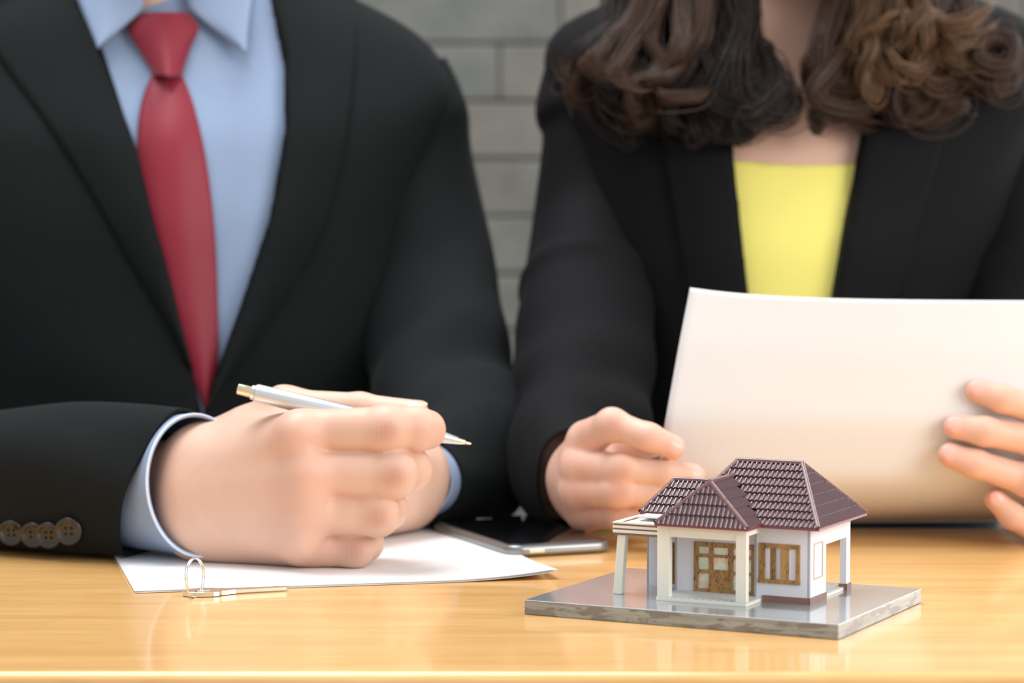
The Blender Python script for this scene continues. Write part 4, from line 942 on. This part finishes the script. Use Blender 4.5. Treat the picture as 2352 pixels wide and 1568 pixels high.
wing_roof = solid('wing_roof', [(152.2, 78, 43.4), (105, 78, 43.4), (105, 118, 43.4), (152.2, 118, 43.4), (152.2, 78, 44.4), (105, 78, 44.4), (105, 118, 44.4), (152.2, 118, 44.4), (139, 98, 61.8), (105, 98, 61.8)],
    [(0,1,2,3), (0,4,5,1), (1,5,6,2), (2,6,7,3), (3,7,4,0), (4,8,9,5), (5,9,6), (6,9,8,7), (7,8,4)], HMAT['tile'])
def fascia(path, parent, h0=-1.3, h1=.5, t=.7):
    for a, b in zip(path[:-1], path[1:]):
        a, b = W(*a), W(*b); d = (b - a).normalized(); n_ = Vector((d.y, -d.x, 0)) * t * .001
        vs = [a, b, b + n_, a + n_]; vs = [v_ + Vector((0, 0, h0 * .001)) for v_ in vs] + [v_ + Vector((0, 0, h1 * .001)) for v_ in vs]
        bm = bmesh.new(); q = [bm.verts.new(v_) for v_ in vs]
        for f in [(0,1,2,3), (7,6,5,4), (0,4,5,1), (1,5,6,2), (2,6,7,3), (3,7,4,0)]: bm.faces.new([q[i] for i in f])
        bmesh.ops.recalc_face_normals(bm, faces=bm.faces); bm_obj('fascia', bm, HMAT['fascia'], parent, False, True)
fascia([(UL, VB, 44.6), (UL, VF + 30, 44.6)], main_roof); fascia([(PR - .2, VF, 44.6), (UR, VF, 44.6), (UR, VB, 44.6), (UL, VB, 44.6)], main_roof)
fascia([(PL, 60, 44.9), (PL, PF, 44.9), (PR, PF, 44.9), (PR, 49.4, 44.9)], porch_roof); fascia([(152.2, 118, 44.4), (152.2, 78, 44.4), (119, 78, 44.4)], wing_roof)
# one tile: a pan and a barrel, overlapping the course below with a visible front edge
TP = 2.95
prof = [(-.5, .0), (-.40, .06), (-.30, .36), (-.16, .78), (0, .95), (.16, .82), (.30, .46), (.41, .10), (.5, .0)]
def tile_bm(ln):
    bm = bmesh.new(); n = len(prof); r0 = []; r1 = []; r2 = []
    for x, z in prof:
        r0.append(bm.verts.new((x * TP, -.5, z + .95))); r1.append(bm.verts.new((x * TP, ln, z * .85 + .15))); r2.append(bm.verts.new((x * TP, -.5, z * .6 + .05)))
    for i in range(n - 1):
        bm.faces.new((r0[i], r0[i+1], r1[i+1], r1[i])); bm.faces.new((r2[i], r2[i+1], r0[i+1], r0[i]))
    return bm
bm0 = {}
def lay(parent, e0, e1, t0, t1, courses, single=True, skip=None):
    # e0-e1 the eave left to right seen from outside, t0-t1 the top edge; tiles are set in the plane, cut along the hips
    e0, e1, t0, t1 = (np.array(p, float) for p in (e0, e1, t0, t1))
    ex_ = e1 - e0; LN = np.linalg.norm(ex_); ex_ /= LN; s_ = (t0 + t1) / 2 - e0; ey_ = s_ - ex_ * (s_ @ ex_); HT = np.linalg.norm(ey_); ey_ /= HT
    # local frame in u,v,w is mirrored in u: build the normal so that it points up
    nz = np.cross(ex_, ey_); nz = nz if nz[2] > 0 else -nz
    tx0, tx1 = (t0 - e0) @ ex_, (t1 - e0) @ ex_; ln = HT / courses
    if (ln) not in bm0:
        b_ = tile_bm(ln); me = bpy.data.meshes.new('tile'); b_.to_mesh(me); b_.free(); me.materials.append(HMAT['tile']); bm0[ln] = me
    mj = bmesh.new() if not single else None
    def place(x, y): return e0 + ex_ * x + ey_ * y
    o3 = W(*e0); c0 = (W(*(e0 + ex_)) - o3); c1 = (W(*(e0 + ey_)) - o3); c2 = (W(*(e0 + nz)) - o3)
    for c_ in range(courses):
        y = c_ * ln
        k_ = 0
        x = TP * .5 - TP * math.ceil(max(0, -tx0) / TP)
        while x < max(LN, tx1):
            def bounds(yy): f_ = min(1, yy / HT); return tx0 * f_, LN + (tx1 - LN) * f_
            l_, r_ = bounds(y + ln * .0); l2, r2 = bounds(y + ln)
            if x + TP * .45 > l_ and x - TP * .45 < r_ and not (skip and skip(*place(x, y + ln * .5))):
                org = W(*place(x, y)); MM = Matrix(((c0.x, c1.x, c2.x, org.x), (c0.y, c1.y, c2.y, org.y), (c0.z, c1.z, c2.z, org.z), (0, 0, 0, 1)))
                cut = (x - TP*.5 < max(l_, l2)) or (x + TP*.5 > min(r_, r2))
                if single and not cut:
                    o_ = bpy.data.objects.new('tile', bm0[ln]); C.objects.link(o_); o_.parent = parent; o_.matrix_basis = MM
                else:
                    b_ = bmesh.new(); b_.from_mesh(bm0[ln])
                    if cut:
                        for s0, s1, sg in ((0, tx0, -1), (LN, tx1, 1)):
                            d = Vector((s1 - s0, HT, 0)).normalized(); no = Vector((d.y, -d.x, 0)) * sg; p_ = Vector((s0 - x, -y, 0))
                            bmesh.ops.bisect_plane(b_, geom=b_.verts[:] + b_.edges[:] + b_.faces[:], plane_co=p_, plane_no=no, clear_outer=True)
                    if len(b_.faces) == 0: b_.free(); x += TP; continue
                    b_.transform(MM); me = bpy.data.meshes.new('tile'); b_.to_mesh(me); b_.free()
                    if single: me.materials.append(HMAT['tile']); me.transform(MM.inverted()); o_ = bpy.data.objects.new('tile', me); C.objects.link(o_); o_.parent = parent; o_.matrix_basis = MM
                    else: mj.from_mesh(me); bpy.data.meshes.remove(me)
            x += TP
    if mj is not None:
        o_ = bm_obj('roof_tiles', mj, HMAT['tile'], parent, False, True); o_['kind'] = 'stuff'
ppl = lambda u, v: PW - abs(u - PUm) * (PW - 44.9) / (PUm - PR)          # height of the porch roof's sides at that place
def under_porch(u, v, w): return v < vT + 3 and w < ppl(u, v) - .3
def under_main(u, v, w):
    return w < 44.6 + (v - VF) * (WR - 44.6) / (VR - VF) - .6 and v > VF
lay(main_roof, (UL, VF, 44.6), (UR, VF, 44.6), (RL, VR, WR), (RR, VR, WR), 8, True, under_porch)
lay(main_roof, (UR, VF, 44.6), (UR, VB, 44.6), (RR, VR - .01, WR), (RR, VR + .01, WR), 6, False)
lay(main_roof, (UR, VB, 44.6), (UL, VB, 44.6), (RR, VR, WR), (RL, VR, WR), 8, False)
lay(main_roof, (UL, VB, 44.6), (UL, VF, 44.6), (RL, VR + .01, WR), (RL, VR - .01, WR), 6, False)
lay(porch_roof, (PL, PF, 44.9), (PR, PF, 44.9), (PUm + .01, PA, PW), (PUm - .01, PA, PW), 4, True)
lay(porch_roof, (PR, PF, 44.9), (PR, 49.8, 44.9), (PUm, PA, PW), (PUm, vT, PW), 5, True)
lay(porch_roof, (PL, 60, 44.9), (PL, PF, 44.9), (PUm, vT, PW), (PUm, PA, PW), 5, False)
lay(wing_roof, (152.2, 78, 44.4), (108, 78, 44.4), (139, 98, 62.2), (108, 98, 62.2), 4, True, lambda u, v, w: u < 118 and (under_main(u, v, w) or (v < 82 and w < ppl(u, v))))
lay(wing_roof, (152.2, 118, 44.4), (152.2, 78, 44.4), (139, 98.01, 62.2), (139, 97.99, 62.2), 4, False)
lay(wing_roof, (108, 118, 44.4), (152.2, 118, 44.4), (108, 98, 62.2), (139, 98, 62.2), 4, False)
def ridge(parent, a, b, name='ridge_cap', wd=1.35, up=.95):
    a, b = np.array(a, float), np.array(b, float); pa_, pb_ = W(*(a + (0, 0, up))), W(*(b + (0, 0, up))); d = (pb_ - pa_).normalized(); sd = d.cross(Vector((0, 0, 1))).normalized(); u_ = sd.cross(d)
    bm = bmesh.new(); rs = []
    for p in (pa_, pb_):
        rs.append([bm.verts.new(p + (sd * math.cos(t) * wd + u_ * math.sin(t) * .95 - u_ * (0 if 0 < k_ < 6 else 1.0)) * .001) for k_, t in enumerate(np.linspace(0, math.pi, 7))])
    for i in range(6): bm.faces.new((rs[0][i], rs[0][i+1], rs[1][i+1], rs[1][i]))
    bm.faces.new((rs[0][6], rs[0][0], rs[1][0], rs[1][6])); bm.faces.new(rs[0][::-1]); bm.faces.new(rs[1]); bmesh.ops.recalc_face_normals(bm, faces=bm.faces)
    return bm_obj(name, bm, HMAT['cap'], parent, False, True)
ridge(main_roof, (RR - 1, VR, WR), (RL + 1, VR, WR)); ridge(main_roof, (UR, VF, 44.6), (RR, VR, WR)); ridge(main_roof, (UR, VB, 44.6), (RR, VR, WR)); ridge(main_roof, (110.5, VF + 11.2, 54.6), (RL, VR, WR)); ridge(main_roof, (UL, VB, 44.6), (RL, VR, WR))
ridge(porch_roof, (PR, PF, 44.9), (PUm, PA, PW)); ridge(porch_roof, (PL, PF, 44.9), (PUm, PA, PW)); ridge(porch_roof, (PUm, PA - 1, PW + .2), (PUm, vT, PW + .2))
ridge(wing_roof, (152.2, 78, 44.4), (139, 98, 62.2)); ridge(wing_roof, (140, 98, 62.2), (110, 98, 62.2)); ridge(wing_roof, (152.2, 118, 44.4), (139, 98, 62.2))
